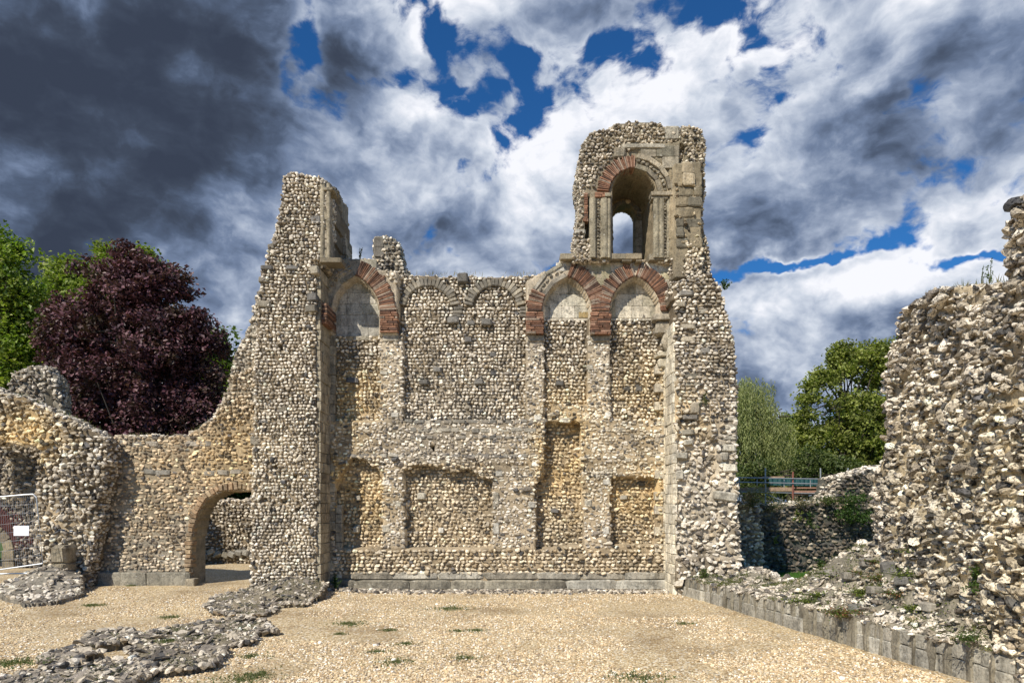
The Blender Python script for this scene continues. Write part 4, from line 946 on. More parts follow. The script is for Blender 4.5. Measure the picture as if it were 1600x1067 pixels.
# --- left fragment with the springing of a broken arch
FA = Frame((0, 18.75), (1, 0))
af = wthing('broken_arch_wall', 'rough flint pier and stump of an arch at the left edge', 'wall', -13, 18.7)
W2 = Wall(FA, [(-180, 560), (-90, 578), (0, 610), (40, 624), (100, 650), (130, 664), (150, 674), (168, 690), (172, 722), (161, 762), (152, 800), (142, 860), (134, 930), (52, 930), (60, 880), (55, 850), (52, 790), (60, 735), (68, 706), (40, 693), (0, 690), (-180, 700)],
    cell=.05, thick=.62, amp=.03, ragged=.09, seed=61, relief=.14, zones=[(40, 690, .8, OCHRE, .9), (80, 840, 1., TAN, .8)], panels=[(rect(100, 640, 180, 760), .1, .15)])
W2.core('wall_core', M_MORT, af)
A = Acc(); W2.courses(A, None, ch=.105, wts=W_MIX, jz=.2, tilt=.3, sizej=.35, asp=(.8, 2.1), lib=LIB2, drop=.06, fill=1.0)
W2.rim(A, (0, .55), 5, .065, W_MIX, 0)
part(A, 'flint_facing', M_FLINT, af)
block_parts('quoin_stone', FA, [(112, 864, 22, 28, .62), (108, 900, 26, 34, .66), (112, 884, 24, 14, .60)], .9, ((.40, .34, .24), (.34, .29, .21)), M_ASH, af, None, ROUGHB, .02)

# --- lump of masonry and shaded wall behind it
lump = wthing('masonry_lump', 'rounded lump of grey flint masonry rising behind the broken arch', 'ruin', -16, 21.5)
FK = Frame((0, 21.6), (1, 0))
W3 = Wall(FK, [(4, 780), (10, 640), (10, 604), (18, 584), (42, 571), (72, 573), (86, 588), (92, 615), (97, 660), (100, 780)], cell=.06, thick=.55, amp=.04, ragged=.1, seed=71, relief=.35, rsc=.7, panels=[([(70, 600), (82, 600), (84, 690), (74, 690)], -.35, .1)], base=(.24, .215, .17))
W3.core('wall_core', M_MORT, lump); A = Acc(); W3.courses(A, None, ch=.12, wts=[.10, .2, .3, .25, .1, .05], jz=.3, tilt=.3, asp=(.8, 1.6), lib=LIB2); W3.rim(A, (0, .5), 5, .07, W_GREY, 1); part(A, 'flint_facing', M_FLINT, lump)
sh = wthing('shaded_flint_wall', 'dark shaded flint wall with a red brick arch seen through the broken arch', 'wall', -20, 25)
FS = Frame((0, 24.6), (1, 0))
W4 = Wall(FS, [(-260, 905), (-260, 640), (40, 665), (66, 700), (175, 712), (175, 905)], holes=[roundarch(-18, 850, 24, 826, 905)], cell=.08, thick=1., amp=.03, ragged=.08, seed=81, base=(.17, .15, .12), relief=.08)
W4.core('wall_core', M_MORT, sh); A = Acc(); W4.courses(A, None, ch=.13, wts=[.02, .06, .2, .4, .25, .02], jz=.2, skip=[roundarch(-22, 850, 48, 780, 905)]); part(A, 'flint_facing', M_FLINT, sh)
A = Acc(); q, z = FS.px(-22, 850); arc_blocks(A, FS, (q, z - .2), .95, 1.75, 0, math.pi, .09, -.2, .05, [(.09, .03, .025), (.07, .025, .02)]); part(A, 'brick_arch', M_BRICK, sh)  # very dark reds: the arch's shade is put into the brick colour
A = Acc(); arc_blocks(A, FS, (q + .1, z - .2), .55, .94, 0, math.pi, .35, -.25, .1, [(.32, .27, .18), (.28, .23, .16)], BLK)
for k in range(4): A.inst(BLK, FS.w([q + .85], [-.05], [z - .4 - k * .4]), FS.B[None], np.array([[.21, .15, .19]]), np.array([(.30, .25, .17)]))
part(A, 'stone_jamb', M_ASH, sh)

# --- wall seen through the doorway
W5t = wthing('inner_flint_wall', 'sunlit low flint wall seen through the round headed doorway', 'wall', -12, 26.5)
FD = Frame((0, 26.5), (1, 0))
W5 = Wall(FD, [(230, 925), (230, 790), (300, 784), (350, 782), (430, 780), (430, 925)], cell=.07, thick=.8, amp=.03, ragged=.08, seed=91, relief=.06)
W5.core('wall_core', M_MORT, W5t); A = Acc(); W5.courses(A, None, ch=.12, wts=[.2, .25, .3, .2, .05, .05], jz=.2); W5.rim(A, (0, .7), 5, .08, W_MIX, 1)
blocks(A, FD, [(u, 866 + rng.normal(0, 2), 12, 9, .22) for u in range(310, 400, 11)], .4, ((.45, .40, .3), (.28, .26, .22)), ROUGHB, .25)
part(A, 'flint_facing', M_FLINT, W5t)

# --- stub behind the curtain of the great ruin
stub = wthing('masonry_stub', 'narrow stub of flint and ashlar rising behind the brick arch on the skyline', 'ruin', -4.2, 22)
FZ = Frame((0, 22.0), (1, 0))
W6 = Wall(FZ, [(548, 900), (548, 412), (583, 411), (584, 372), (600, 368), (619, 375), (624, 392), (630, 415), (640, 432), (640, 900)], cell=.06, thick=1., amp=.02, ragged=.05, seed=95, base=(.22, .2, .16))
W6.core('wall_core', M_MORT, stub); A = Acc(); W6.courses(A, rect(596, 360, 640, 440), ch=.12, wts=W_MIX, skip=[rect(580, 360, 598, 402)]); W6.courses(A, rect(548, 405, 597, 440), ch=.12, wts=W_GREY); W6.rim(A, (.1, .8), 5, .08, W_MIX, 8)
part(A, 'flint_facing', M_FLINT, stub)
A = Acc(); ashlar(A, FZ, rect(585, 371, 600, 402), d=.04, ch=.3, lr=(.3, .4), th=.2, cols=((.17, .155, .13), (.22, .2, .16))); part(A, 'ashlar_edge', M_DARKST, stub)

# --- wall across the back on the right
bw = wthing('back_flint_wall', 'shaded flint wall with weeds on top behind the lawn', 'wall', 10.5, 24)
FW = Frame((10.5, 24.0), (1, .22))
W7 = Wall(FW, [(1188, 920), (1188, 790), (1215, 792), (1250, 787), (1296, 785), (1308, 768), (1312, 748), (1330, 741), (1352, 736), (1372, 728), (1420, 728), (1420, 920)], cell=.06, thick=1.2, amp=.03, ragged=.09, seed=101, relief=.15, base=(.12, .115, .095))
W7.core('wall_core', M_MORT, bw); A = Acc(); W7.courses(A, None, ch=.125, tint=(.62, .6, .57), wts=[.02, .08, .2, .36, .33, .01], jz=.2, tilt=.25, asp=(.9, 2.0), wv=.05); W7.rim(A, (0, 1.), 5, .08, W_MIX, 1)  # dark core, flint mix and tint paint shade into this wall's colour
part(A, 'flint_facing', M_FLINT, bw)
wf = wthing('wall_fragment', 'sunlit flint wall fragment joining the right tower to the shaded wall', 'wall', 7.5, 22.5)
FV = Frame((7.5, 21.8), (1, .25))
W8 = Wall(FV, [(1120, 920), (1120, 785), (1150, 782), (1178, 788), (1188, 800), (1190, 860), (1196, 920)], cell=.06, thick=1.2, amp=.03, ragged=.08, seed=111, relief=.1, base=(.27, .235, .17))
W8.core('wall_core', M_MORT, wf); A = Acc(); W8.courses(A, None, ch=.125, wts=W_GREY, jz=.2, tilt=.25, asp=(.9, 2.0)); W8.rim(A, (0, .9), 5, .08, W_MIX, .3)
part(A, 'flint_facing', M_FLINT, wf)

# ================================================================== BIG WALL IN THE RIGHT FOREGROUND
rw = wthing('foreground_flint_wall', 'tall eroded flint rubble wall filling the right edge', 'wall', 6.6, 10.5)
FW2 = Frame((7.0, 13.0), (-.14, -1))
W9 = Wall(FW2, [(1374, 900), (1373, 780), (1376, 740), (1386, 720), (1384, 640), (1387, 560), (1394, 520), (1412, 486), (1430, 472), (1470, 457), (1515, 450), (1546, 445), (1566, 442), (1577, 405), (1586, 362), (1594, 332), (1606, 312), (1660, 285), (1760, 270), (1760, 1120), (1600, 1090), (1450, 980)],
    panels=[([(1545, 1100), (1560, 900), (1558, 700), (1572, 560), (1590, 440), (1600, 300), (1800, 200), (1800, 1100)], .14, .12), ([(1396, 600), (1440, 560), (1520, 600), (1530, 700), (1470, 720), (1410, 680)], -.06, .12)],
    cell=.04, thick=1.5, amp=.045, ragged=.07, seed=121, relief=.30, rsc=1.1, base=(.50, .41, .275),
    zones=[(1440, 540, 1.4, np.array((.27, .23, .17)), .9), (1540, 600, 1.2, np.array((.27, .23, .17)), .8), (1560, 760, 1.3, np.array((.60, .48, .29)), .9), (1590, 900, 1.2, np.array((.62, .49, .29)), .9), (1450, 720, 1.3, np.array((.56, .45, .28)), .8), (1500, 820, 1.2, np.array((.58, .48, .31)), .8)])
W9.core('wall_core', M_MORT, rw)
A = Acc()
W9.courses(A, None, ch=.095, asp=(1.4, 3.8), wts=[.34, .20, .20, .16, .08, .02], jz=.34, tilt=.34, sizej=.45, bulge=.8, emb=.40, drop=.20, lib=LIB2, fill=.92)
W9.courses(A, None, ch=.15, asp=(1.3, 3.2), wts=[.12, .22, .36, .24, .04, .02], jz=.4, tilt=.28, sizej=.35, bulge=.6, emb=.42, drop=.86, lib=LIB2)
W9.courses(A, None, ch=.05, asp=(1.2, 3), wts=[.5, .2, .12, .1, .06, .02], jz=.5, tilt=.5, sizej=.4, bulge=.9, emb=.2, drop=.60, lib=LIB1)
W9.rim(A, (0, .9), 4, .05, W_MIX, 1)
part(A, 'flint_facing', M_RUB, rw)
block_parts('quoin_stone', FW2, [(1384, 752, 20, 28, .04), (1386, 782, 18, 22, .05), (1385, 806, 18, 22, .04), (1386, 826, 20, 16, .05), (1404, 742, 18, 20, .03), (1390, 590, 10, 14, .02), (1390, 616, 10, 14, .02), (1391, 650, 10, 18, .02)], .35, ((.55, .47, .33), (.48, .41, .30)), M_ASH, rw, None, ROUGHB, .03)

# ================================================================== MOUNDS AND FOOTINGS
def mound(name, poly, hf, mat, parent, cell=.07, amp=.05, ragged=.12, seed=1, base=(.27, .245, .19), drop=.0):
    P = np.array(poly); q0, z0 = P.min(0) - .2; q1, z1 = P.max(0) + .2
    X, Y = np.meshgrid(np.arange(q0, q1, cell), np.arange(z0, z1, cell), indexing='ij')
    jx = X + ragged * fbm(p2(X, Y, 3.), 2.2, 4, seed); jy = Y + ragged * fbm(p2(X, Y, 7.), 2.2, 4, seed + 4)
    cx = (jx[:-1, :-1] + jx[1:, 1:]) / 2; cy = (jy[:-1, :-1] + jy[1:, 1:]) / 2
    m = inpoly(cx, cy, poly)
    Z = hf(X, Y) + amp * fbm(p2(X, Y, 1.), 3.5, 5, seed + 8, .6) + amp * .6 * np.round(2 * fbm(p2(X, Y, 4.), 1.6, 3, seed + 2)) / 2
    Z = np.maximum(Z, .03)
    idx = np.arange(X.size).reshape(X.shape); V = np.stack([X, Y, Z], -1).reshape(-1, 3)
    quads = np.stack([idx[:-1, :-1][m], idx[1:, :-1][m], idx[1:, 1:][m], idx[:-1, 1:][m]], 1)
    mp = np.pad(m, 1); E = []
    i, j = np.where(mp[1:-1, 1:-1] & ~mp[:-2, 1:-1]); E.append(np.stack([idx[i, j + 1], idx[i, j]], 1))
    i, j = np.where(mp[1:-1, 1:-1] & ~mp[2:, 1:-1]); E.append(np.stack([idx[i + 1, j], idx[i + 1, j + 1]], 1))
    i, j = np.where(mp[1:-1, 1:-1] & ~mp[1:-1, :-2]); E.append(np.stack([idx[i, j], idx[i + 1, j]], 1))
    i, j = np.where(mp[1:-1, 1:-1] & ~mp[1:-1, 2:]); E.append(np.stack([idx[i + 1, j + 1], idx[i, j + 1]], 1))
    E = np.concatenate(E); ring, inv = np.unique(E, return_inverse=True); inv = inv.reshape(E.shape)
    n = len(V); low = V[ring].copy(); low[:, 2] = -.1; mid = V[ring].copy(); mid[:, 2] *= .5; mid[:, :2] += rng.normal(0, cell * .3, (len(ring), 2)); VV = np.concatenate([V, mid, low])
    a, b = inv[:, 0], inv[:, 1]; k = len(ring)
    f1 = np.stack([ring[b], ring[a], n + a, n + b], 1); f2 = np.stack([n + b, n + a, n + k + a, n + k + b], 1)
    col = np.array(base) * (1 + .25 * fbm(VV * np.array([1, 1, 2]), 2.5, 4, seed))[:, None]
    used = np.zeros(len(VV), bool)
    for f in (quads, f1, f2): used[f.ravel()] = True
    mm = np.cumsum(used) - 1
    o = mesh_np(name, VV[used], [mm[quads], mm[f1], mm[f2]], mat, col[used], False); adopt(o, parent)
    cz = Z[:-1, :-1][m]; return np.stack([cx[m] * 0 + X[:-1, :-1][m], Y[:-1, :-1][m], cz], 1), V[E].mean(1)
def strew(acc, pts, n, size, wts=W_MIX, lib=None, flat=.6, up=.3, sel=None):
    if len(pts) == 0: return
    p = pts[rng.integers(0, len(pts), n)] + rng.normal(0, .03, (n, 3)) * [1, 1, 0]; s = size * rng.uniform(.45, 1.4, (n, 1)) ** 1.3 * np.array([[1.15, 1, flat]]) * rng.uniform(.8, 1.2, (n, 3))
    p[:, 2] += s[:, 2] * up; acc.inst(lib or LIB2, p, rots(n, .35, .35, 3), s, palette(n, FLINT_COLS, wts))

KS = np.array([.182, -1.]) / math.hypot(.182, 1)
FKB = Frame((4.40, 18.45), KS)
kx = lambda Y: 4.4 - .182 * (Y - 18.4)
CP = []
for u, v, Y in ((1100, 893, 17.5), (1180, 893, 17), (1240, 914, 16), (1275, 908, 15.5), (1290, 900, 15.2), (1320, 868, 14.6), (1350, 850, 14), (1375, 838, 13.2), (1400, 835, 12.6), (1445, 836, 12), (1450, 852, 11.3), (1500, 905, 10.2), (1550, 965, 9.2), (1600, 1010, 8.4), (1350, 935, 12.6), (1300, 925, 13.8), (1400, 915, 11.8), (1430, 970, 10.6), (1330, 900, 13.5), (1370, 870, 12.8), (1410, 875, 11.9), (1200, 915, 16.2)):
    CP.append(((u - CX) / F * Y, Y, H + (HY - v) / F * Y))
for Y in np.arange(4, 18.5, .8): CP.append((kx(Y) + .1, Y, .44)); CP.append((kx(Y) + .35, Y, .47))
for Y in (8, 7, 6, 5): CP.append((6.9, Y, .6))
CP = np.array(CP)
def hslope(X, Y):
    d2 = (X[..., None] - CP[:, 0]) ** 2 + (Y[..., None] - CP[:, 1]) ** 2 + .02; w = d2 ** -1.6
    return (w * CP[:, 2]).sum(-1) / w.sum(-1)
rub = wthing('rubble_bank', 'sloping bank of broken flint and mortar behind the stone kerb', 'ruin', 5.8, 14)
poly = [(kx(18.35) + .03, 18.35), (6.25, 18.4), (6.15, 17.2), (6.7, 16), (7.05, 15.2), (7.2, 14.6), (7.3, 14), (7.4, 13.2), (8.4, 13), (8.4, 4.5), (kx(4.5) + .03, 4.5)]
pts, edg = mound('bank', poly, hslope, M_MORT, rub, .06, .07, .02, 131, base=(.27, .24, .18))
A = Acc()
vis = pts[(pts[:, 0] < 7.6)]; BANKPTS = vis[vis[:, 1] > 7.5]; FOOTPTS = []
strew(A, vis, 2600, .042, W_MIX, None, .6, .0); strew(A, vis[vis[:, 1] > 9], 500, .08, W_GREY, None, .4, .0); strew(A, edg[(edg[:, 0] > 6) & (edg[:, 1] > 12.9)], 400, .10)
strew(A, vis[(vis[:, 0] > 6.0) & (vis[:, 1] > 8) & (vis[:, 1] < 13)], 900, .06, W_WHITE)
part(A, 'loose_flint', M_RUB, rub)
for u, v, wd, hg, k in ((1392, 890, .32, .14, 0), (1393, 903, .24, .11, 1), (1355, 884, .26, .1, 2), (1440, 852, .4, .14, 2), (1372, 840, .26, .18, 2), (1330, 905, .34, .09, 1), (1420, 875, .3, .1, 1), (1415, 912, .3, .09, 0), (1370, 925, .3, .08, 1), (1300, 900, .3, .09, 2), (1460, 950, .35, .09, 1), (1340, 950, .3, .07, 0)):
    for Y in np.arange(8.5, 17.5, .05):                      # rest each block where its sight line meets the bank
        x, z = (u - CX) / F * Y, H + (HY - v) / F * Y; zb_ = float(hslope(np.array([x]), np.array([Y]))[0])
        if z <= zb_ + .01:
            A = Acc(); A.inst(ROUGHB, np.array([[x, Y, zb_ + hg * .15]]), rots(1, .1, .1, .3), np.array([[wd / 2, wd * .4, hg / 2 + .03]]), palette(1, [((.20, .19, .17), (.28, .255, .21), (.36, .33, .28))[k]], [1])); part(A, 'rubble_block', M_DARKST, rub); break
kb = wthing('stone_kerb', 'long low kerb of worn grey stone blocks running towards the camera', 'kerb', 5.5, 12)
q = 0.; kcols = ((.40, .37, .30), (.34, .31, .25), (.44, .41, .34), (.30, .28, .23))
def kerb_row(z0, z1, d, lr, th):
    q = 0.
    while q < 13.2:
        w = rng.uniform(*lr); A = Acc(); a, b = q, min(q + w, 13.4)
        A.inst(BLK, FKB.w([(a + b) / 2], [d - th / 2 + rng.normal(0, .012)], [(z0 + z1) / 2 + rng.normal(0, .008)]), FKB.B[None] @ rots(1, .012, .012, .015), np.array([[(b - a) / 2 - .004, th / 2, (z1 - z0) / 2]]), palette(1, kcols, [1, 1, 1, 1]))
        part(A, 'kerb_stone', M_ASH, kb); q += w
kerb_row(-.08, .25, .0, (.9, 1.8), .35); kerb_row(.252, .45, -.02, (.7, 1.6), .42)

# low footings crossing the gravel
def gpoly(pts, z=.1): return [gpx(a, b, z) for a, b in pts]
crop = lambda L: [(a / 2.857, 850 + b / 2.857) for a, b in L]
fts = [('stone_footing', 'jagged mound of flint rubble at the foot of the left pier', crop([(915, 268), (960, 235), (1110, 200), (1170, 150), (1200, 100), (1300, 90), (1400, 150), (1470, 195), (1430, 235), (1360, 265), (1250, 268), (1190, 305), (1080, 312), (960, 300)]), .22, 141, 1500, (.23, .195, .135)),
       ('stone_footing', 'longest flat stone footing across the gravel', crop([(585, 485), (595, 440), (640, 400), (720, 372), (860, 345), (1050, 322), (1170, 328), (1225, 380), (1130, 392), (1135, 425), (1000, 448), (985, 485), (940, 520), (870, 548), (720, 560), (655, 528), (590, 495)]), .07, 142, 700, (.23, .195, .135)),
       ('stone_footing', 'thin low footing left of the longest footing', crop([(350, 442), (400, 398), (540, 382), (610, 400), (700, 388), (690, 400), (600, 420), (540, 440), (420, 455)]), .12, 143, 260, (.23, .195, .135)),
       ('stone_footing', 'small isolated footing between the thin footing and the corner', crop([(170, 522), (230, 482), (300, 466), (445, 486), (380, 502), (340, 540), (210, 560)]), .11, 144, 200, (.23, .195, .135)),
       ('stone_footing', 'broad flat footing in the bottom left corner', crop([(-150, 700), (-150, 610), (0, 588), (100, 570), (400, 532), (560, 512), (650, 507), (675, 545), (660, 585), (560, 620), (430, 660), (400, 700)]), .07, 145, 750, (.23, .195, .135))]
for nm, lab, pl_, hh, sd_, n, bc in fts:
    P = gpoly(pl_); c = np.mean(P, 0); t = wthing(nm, lab, 'footing', c[0], c[1], 'stone footings in the gravel')
    pts, edg = mound('mortar_bed', P, (lambda X, Y, hh=hh: X * 0 + hh) if sd_ != 141 else (lambda X, Y: .07 + .42 * np.exp(-((X + 5.6) ** 2 + (Y - 17.6) ** 2) / 1.1)), M_DARKST, t, .045, .05, .16, sd_, bc)
    FOOTPTS.append(pts); A = Acc(); strew(A, pts, n, .038, W_GREY); strew(A, edg, n // 3, .055, W_GREY); strew(A, pts, n // 7, .075, [0, .06, .3, .5, .1, .04], ROUGHB, .16, -.3); part(A, 'loose_flint', M_FLINT, t)
ft = wthing('stone_footing', 'heap of rubble at the base of the broken arch by the fence', 'footing', -13, 17.8, 'stone footings in the gravel')
pts, edg = mound('mortar_bed', gpoly([(0, 932), (4, 915), (30, 905), (60, 895), (100, 890), (130, 905), (128, 930), (90, 940), (40, 945)]), lambda X, Y: .15 + .6 * np.exp(-((X + 12.3) ** 2 + (Y - 18.3) ** 2) / .8), M_DARKST, ft, .05, .06, .14, 150, (.28, .25, .2))
A = Acc(); strew(A, pts, 900, .06, W_MIX); part(A, 'loose_flint', M_FLINT, ft)
FOOTPTS = np.concatenate(FOOTPTS)
# loose flints at the foot of the long wall and strewn on the gravel
A = Acc(); N = 2600; X = rng.uniform(-5.0, 4.3, N); Y = 18.75 - np.abs(rng.normal(0, .22, N)); s = rng.uniform(.02, .075, N)
A.inst(LIB2, np.stack([X, Y, ground_z(X, Y) + s * .3], 1), rots(N, .4, .4, 3), np.stack([s * 1.2, s, s * .7], 1), palette(N, FLINT_COLS, [.12, .16, .3, .28, .1, .04]))
tag(A.build('loose_flints', M_FLINT), 'scatter of loose flints along the foot of the long wall', 'flints', kind='stuff')

# ================================================================== LAWN
A = Acc(); A.raw([(6.2, 18.6, .012), (18, 18.6, .012), (18, 27, .012), (5.5, 27, .012)], [np.array([(0, 1, 2, 3)])], (.07, .16, .02))
M_GRASS = simple('lawn_green', (.055, .13, .015), .8, 0, .4, 12)
tag(A.build('lawn', M_GRASS), kind='structure')
A = Acc(); N = 26000; X = rng.uniform(6.3, 13, N); Y = rng.uniform(18.7, 24, N); s = rng.uniform(.03, .08, N)
V0 = np.array([(-.12, 0, 0), (.12, 0, 0), (0, .1, 1.)]); A.inst([(V0, np.array([(0, 1, 2)]), None)], np.stack([X, Y, X * 0 + .01], 1), rots(N, .3, .3, 3), np.stack([s, s, s], 1), palette(N, [(.06, .15, .02), (.09, .19, .03)], [1, 1]))
tag(A.build('lawn_grass', M_LEAF), 'short bright green grass between the ruin walls', 'grass', kind='stuff')

#@@P4
# ================================================================== SITE FENCE PANEL
M_GALV = simple('galvanised_steel', (.50, .52, .54), .38, .7, .1)
fp = wthing('site_fence', 'galvanised mesh site fence panel leaning across the broken arch', 'fence', -13.5, 17.7)
FF = Frame((0, 17.75), (1, 0))
def fw(u, v, d=0): q, z = FF.px(u, v); return FF.w([q], [d], [z])[0]
A = Acc(); tl, tr, br, bl = (-150, 789), (57, 771), (67, 880), (-150, 911)
tube(A, [fw(*bl), fw(*tl), fw(40, 772.5), fw(52, 772), fw(57, 777), fw(67, 880), fw(*bl)], .021, (.5, .5, .5), 8)
part(A, 'frame_tube', M_GALV, fp)
A = Acc()
for k in range(62):
    t = k / 61; a = (-150 + t * 203, 789 - t * 17); b = (-150 + t * 213, 910.5 - t * 30); tube(A, [fw(*a), fw(*b)], .0028, (.5, .5, .5), 4)
for k in range(1, 8):
    t = k / 8; a = (-150, 789 + t * 122); b = (57 + 10 * t, 773 + t * 107); tube(A, [fw(*a), fw(*b)], .0035, (.5, .5, .5), 4)
part(A, 'wire_mesh', M_GALV, fp)
A = Acc(); tube(A, [fw(-150, 900, -.15), fw(46, 896, -.15)], .022, (.5, .5, .5), 8); part(A, 'lower_rail', M_GALV, fp)
A = Acc(); p = fw(62, 905); A.inst(BLK, np.array([[p[0] - 3.3, 17.75, .1]]), np.eye(3)[None], np.array([[.35, .11, .08]]), np.array([(.25, .25, .25)])); part(A, 'foot_block', M_DARKST, fp)
A = Acc()
a, b = fw(23.5, 821, .02), fw(47, 836.5, .02); box(A, (a[0], 17.70, b[2]), (b[0], 17.72, a[2]), (.85, .87, .92))
sg = tag(A.build('notice_board', simple('white_board', (.82, .84, .90), .5)), 'small blank white notice board fixed to the mesh fence', 'sign', kind='thing')

# ================================================================== SCAFFOLD AND GREEN SHEET
YS = 29.
def sw(u, v, dy=0.): return np.array(((u - CX) / F * YS * 1.0, YS + dy, H + (HY - v) / F * YS))
M_SCAF = simple('scaffold_steel', (.36, .38, .38), .45, .6); M_RUST = simple('red_paint', (.22, .075, .05), .6); M_PLANK = simple('scaffold_board', (.34, .235, .15), .85, 0, .35, 10); M_PLANK2 = simple('weathered_board', (.30, .17, .115), .85, 0, .3, 10)
sc_ = wthing('scaffold', 'tubular scaffold with timber walk boards above the back wall', 'scaffold', 11.5, YS)
for u, v0, r, m in ((1155, 745, .03, M_SCAF), (1196, 731, .03, M_SCAF), (1239, 737, .034, M_RUST), (1282, 731, .03, M_SCAF), (1313, 738, .03, M_RUST), (1325, 731, .03, M_SCAF), (1191, 748, .02, M_SCAF), (1234, 748, .02, M_SCAF), (1276, 749, .02, M_SCAF)):
    A = Acc(); v1 = 880 if r > .025 else 763; tube(A, [sw(u, v0, 0 if r > .025 else .6), sw(u, v1, 0 if r > .025 else .6)], r, (.4, .4, .4), 8); part(A, 'pole', m, sc_)
for (a, b, dy) in (((1150, 746), (1330, 749), -.05), ((1150, 753), (1312, 756.5), -.05), ((1150, 768), (1330, 772), .05), ((1197, 771), (1225, 783), .1)):
    A = Acc(); tube(A, [sw(*a, dy), sw(*b, dy)], .024, (.4, .4, .4), 8); part(A, 'rail', M_SCAF, sc_)
for u0, u1, v0, v1, m, dy in ((1152, 1170, 762, 767, M_PLANK2, .1), (1170, 1238, 761, 767, M_PLANK, .08), (1238, 1240, 762, 768, M_PLANK, .1), (1240, 1332, 766, 773, M_PLANK2, .08), (1240, 1308, 760.5, 762.5, M_PLANK2, .5), (1198, 1230, 743.5, 745.5, M_PLANK, .3)):
    a, b = sw(u0, v0, dy), sw(u1, v1, dy + .5); A = Acc(); box(A, (a[0], a[1], b[2]), (b[0], b[1], a[2]), (.3, .2, .1)); part(A, 'board', m, sc_)
# sheet with shallow folds
n = 60; u = np.linspace(1202, 1312, n); rows = []
for v in (747.5, 752, 758): rows.append(np.stack([(u - CX) / F * (YS + 1.2), YS + 1.2 + .05 * np.sin(u * .9) + .04 * np.sin(u * .37), H + (HY - v - (u - 1202) * .012) / F * (YS + 1.2)], 1))
V = np.concatenate(rows); idx = np.arange(3 * n).reshape(3, n); q = np.stack([idx[:-1, :-1], idx[:-1, 1:], idx[1:, 1:], idx[1:, :-1]], -1).reshape(-1, 4)
V = np.concatenate([V, V + [0, .02, 0]]); q = np.concatenate([q, q[:, ::-1] + 3 * n])
sheet = mesh_np('debris_sheet', V, [q], simple('green_sheet', (.012, .065, .07), .5, 0, .15), None, True); tag(sheet, 'dark blue green plastic sheet hung behind the scaffold rails', 'sheet', kind='thing')

# ================================================================== TREES
LEAFV = np.array([(0, 0, 0), (.45, .12, .55), (0, 0, 1.05), (-.45, .12, .55)]); LEAF = [(LEAFV - [0, 0, .5], np.array([(0, 1, 2), (0, 2, 3)]), None)]
WLEAF = [((np.array([(0, 0, 0), (.11, .02, -.5), (0, 0, -1.), (-.11, .02, -.5)])), np.array([(0, 1, 2), (0, 2, 3)]), None)]
def leafrots(n, droop=0.):
    nrm = rng.normal(size=(n, 3)); nrm[:, 2] = np.abs(nrm[:, 2]) + .35; nrm /= np.linalg.norm(nrm, axis=1, keepdims=True)
    t = rng.normal(size=(n, 3)); t -= (t * nrm).sum(1, keepdims=True) * nrm; t[:, 2] -= droop; t -= (t * nrm).sum(1, keepdims=True) * nrm; t /= np.linalg.norm(t, axis=1, keepdims=True)
    return np.stack([np.cross(nrm, t), nrm, t], 2)
def tree(name, label, Y, blobs, trunk_u, cols, nclump, leaves, lsize, cr=.55, mat=None, depth=.9, seed=0, holes=.0, group=None, inner=True, cat='tree', squash=.8, trunk_r=.28, zbase=0.):
    """blobs: (u, v, radius_px[, dy]) at distance Y"""
    g = np.random.default_rng(seed); s = Y / F
    tx = (trunk_u - CX) * s; t = thing(name, label, cat, (tx, Y, 0), group)
    B = [((b[0] - CX) * s, Y + (b[3] if len(b) > 3 else 0), H + (HY - b[1]) * s, b[2] * s) for b in blobs]
    wts = np.array([b[3] ** 2 for b in B]); wts /= wts.sum(); cl = []
    while len(cl) < nclump:
        b = B[g.choice(len(B), p=wts)]; d = g.normal(size=3); d /= np.linalg.norm(d); r = b[3] * g.random() ** .38 * (1 + .12 * g.normal())
        p = np.array([b[0] + d[0] * r, b[1] + d[1] * r * depth, b[2] + d[2] * r])
        if p[2] < zbase + .4: continue
        if fbm(p[None], .55, 2, seed)[0] < -.38 + holes: continue
        cl.append(p)
    cl = np.array(cl); A = Acc(); mean = np.mean([b[:3] for b in B], 0)
    per = g.poisson(leaves, nclump); tot = per.sum(); cid = np.repeat(np.arange(nclump), per)
    d = g.normal(size=(tot, 3)); d /= np.linalg.norm(d, axis=1, keepdims=True); r = cr * s / .03 * .03 / s * (g.random((tot, 1)) ** .5)
    csz = g.uniform(.6, 1.4, nclump)
    pos = cl[cid] + d * r * csz[cid][:, None] * np.array([1.25, 1.25, squash])
    tone = g.normal(0, .16, nclump)[cid] + g.normal(0, .14, tot)
    c = np.array(cols)[g.integers(0, len(cols), nclump)[cid]]; c2 = np.array(cols)[g.integers(0, len(cols), tot)]; c = (c * .65 + c2 * .35) * (1 + tone)[:, None]
    sz = lsize * g.uniform(.6, 1.3, (tot, 1)) * np.ones((1, 3)); sz[:, 0] *= .8
    A.inst(LEAF, pos, leafrots(tot, .5), sz, np.clip(c, .004, .6))
    o = A.build('crown', mat or M_LEAF); adopt(o, t)
    A = Acc(); top = mean + [0, 0, .3]; base = np.array([tx, Y, 0.])
    pts = [base + (np.array([top[0], top[1], top[2]]) - base) * k + np.array([.1 * math.sin(5 * k + seed), 0, 0]) for k in np.linspace(0, 1, 7)]
    tube(A, pts, list(np.linspace(trunk_r, trunk_r * .35, 7)), (.1, .08, .06), 9)
    for i in g.choice(nclump, min(70, nclump), replace=False):
        k = g.uniform(.3, 1); st = base + (top - base) * k; e = cl[i]; mid = (st + e) / 2 + g.normal(0, .2, 3) + [0, 0, -.1]
        tube(A, [st, mid, e], [trunk_r * .28, trunk_r * .16, .02], (.1, .08, .06), 5)
    part(A, 'trunk', M_BARK, t); return t
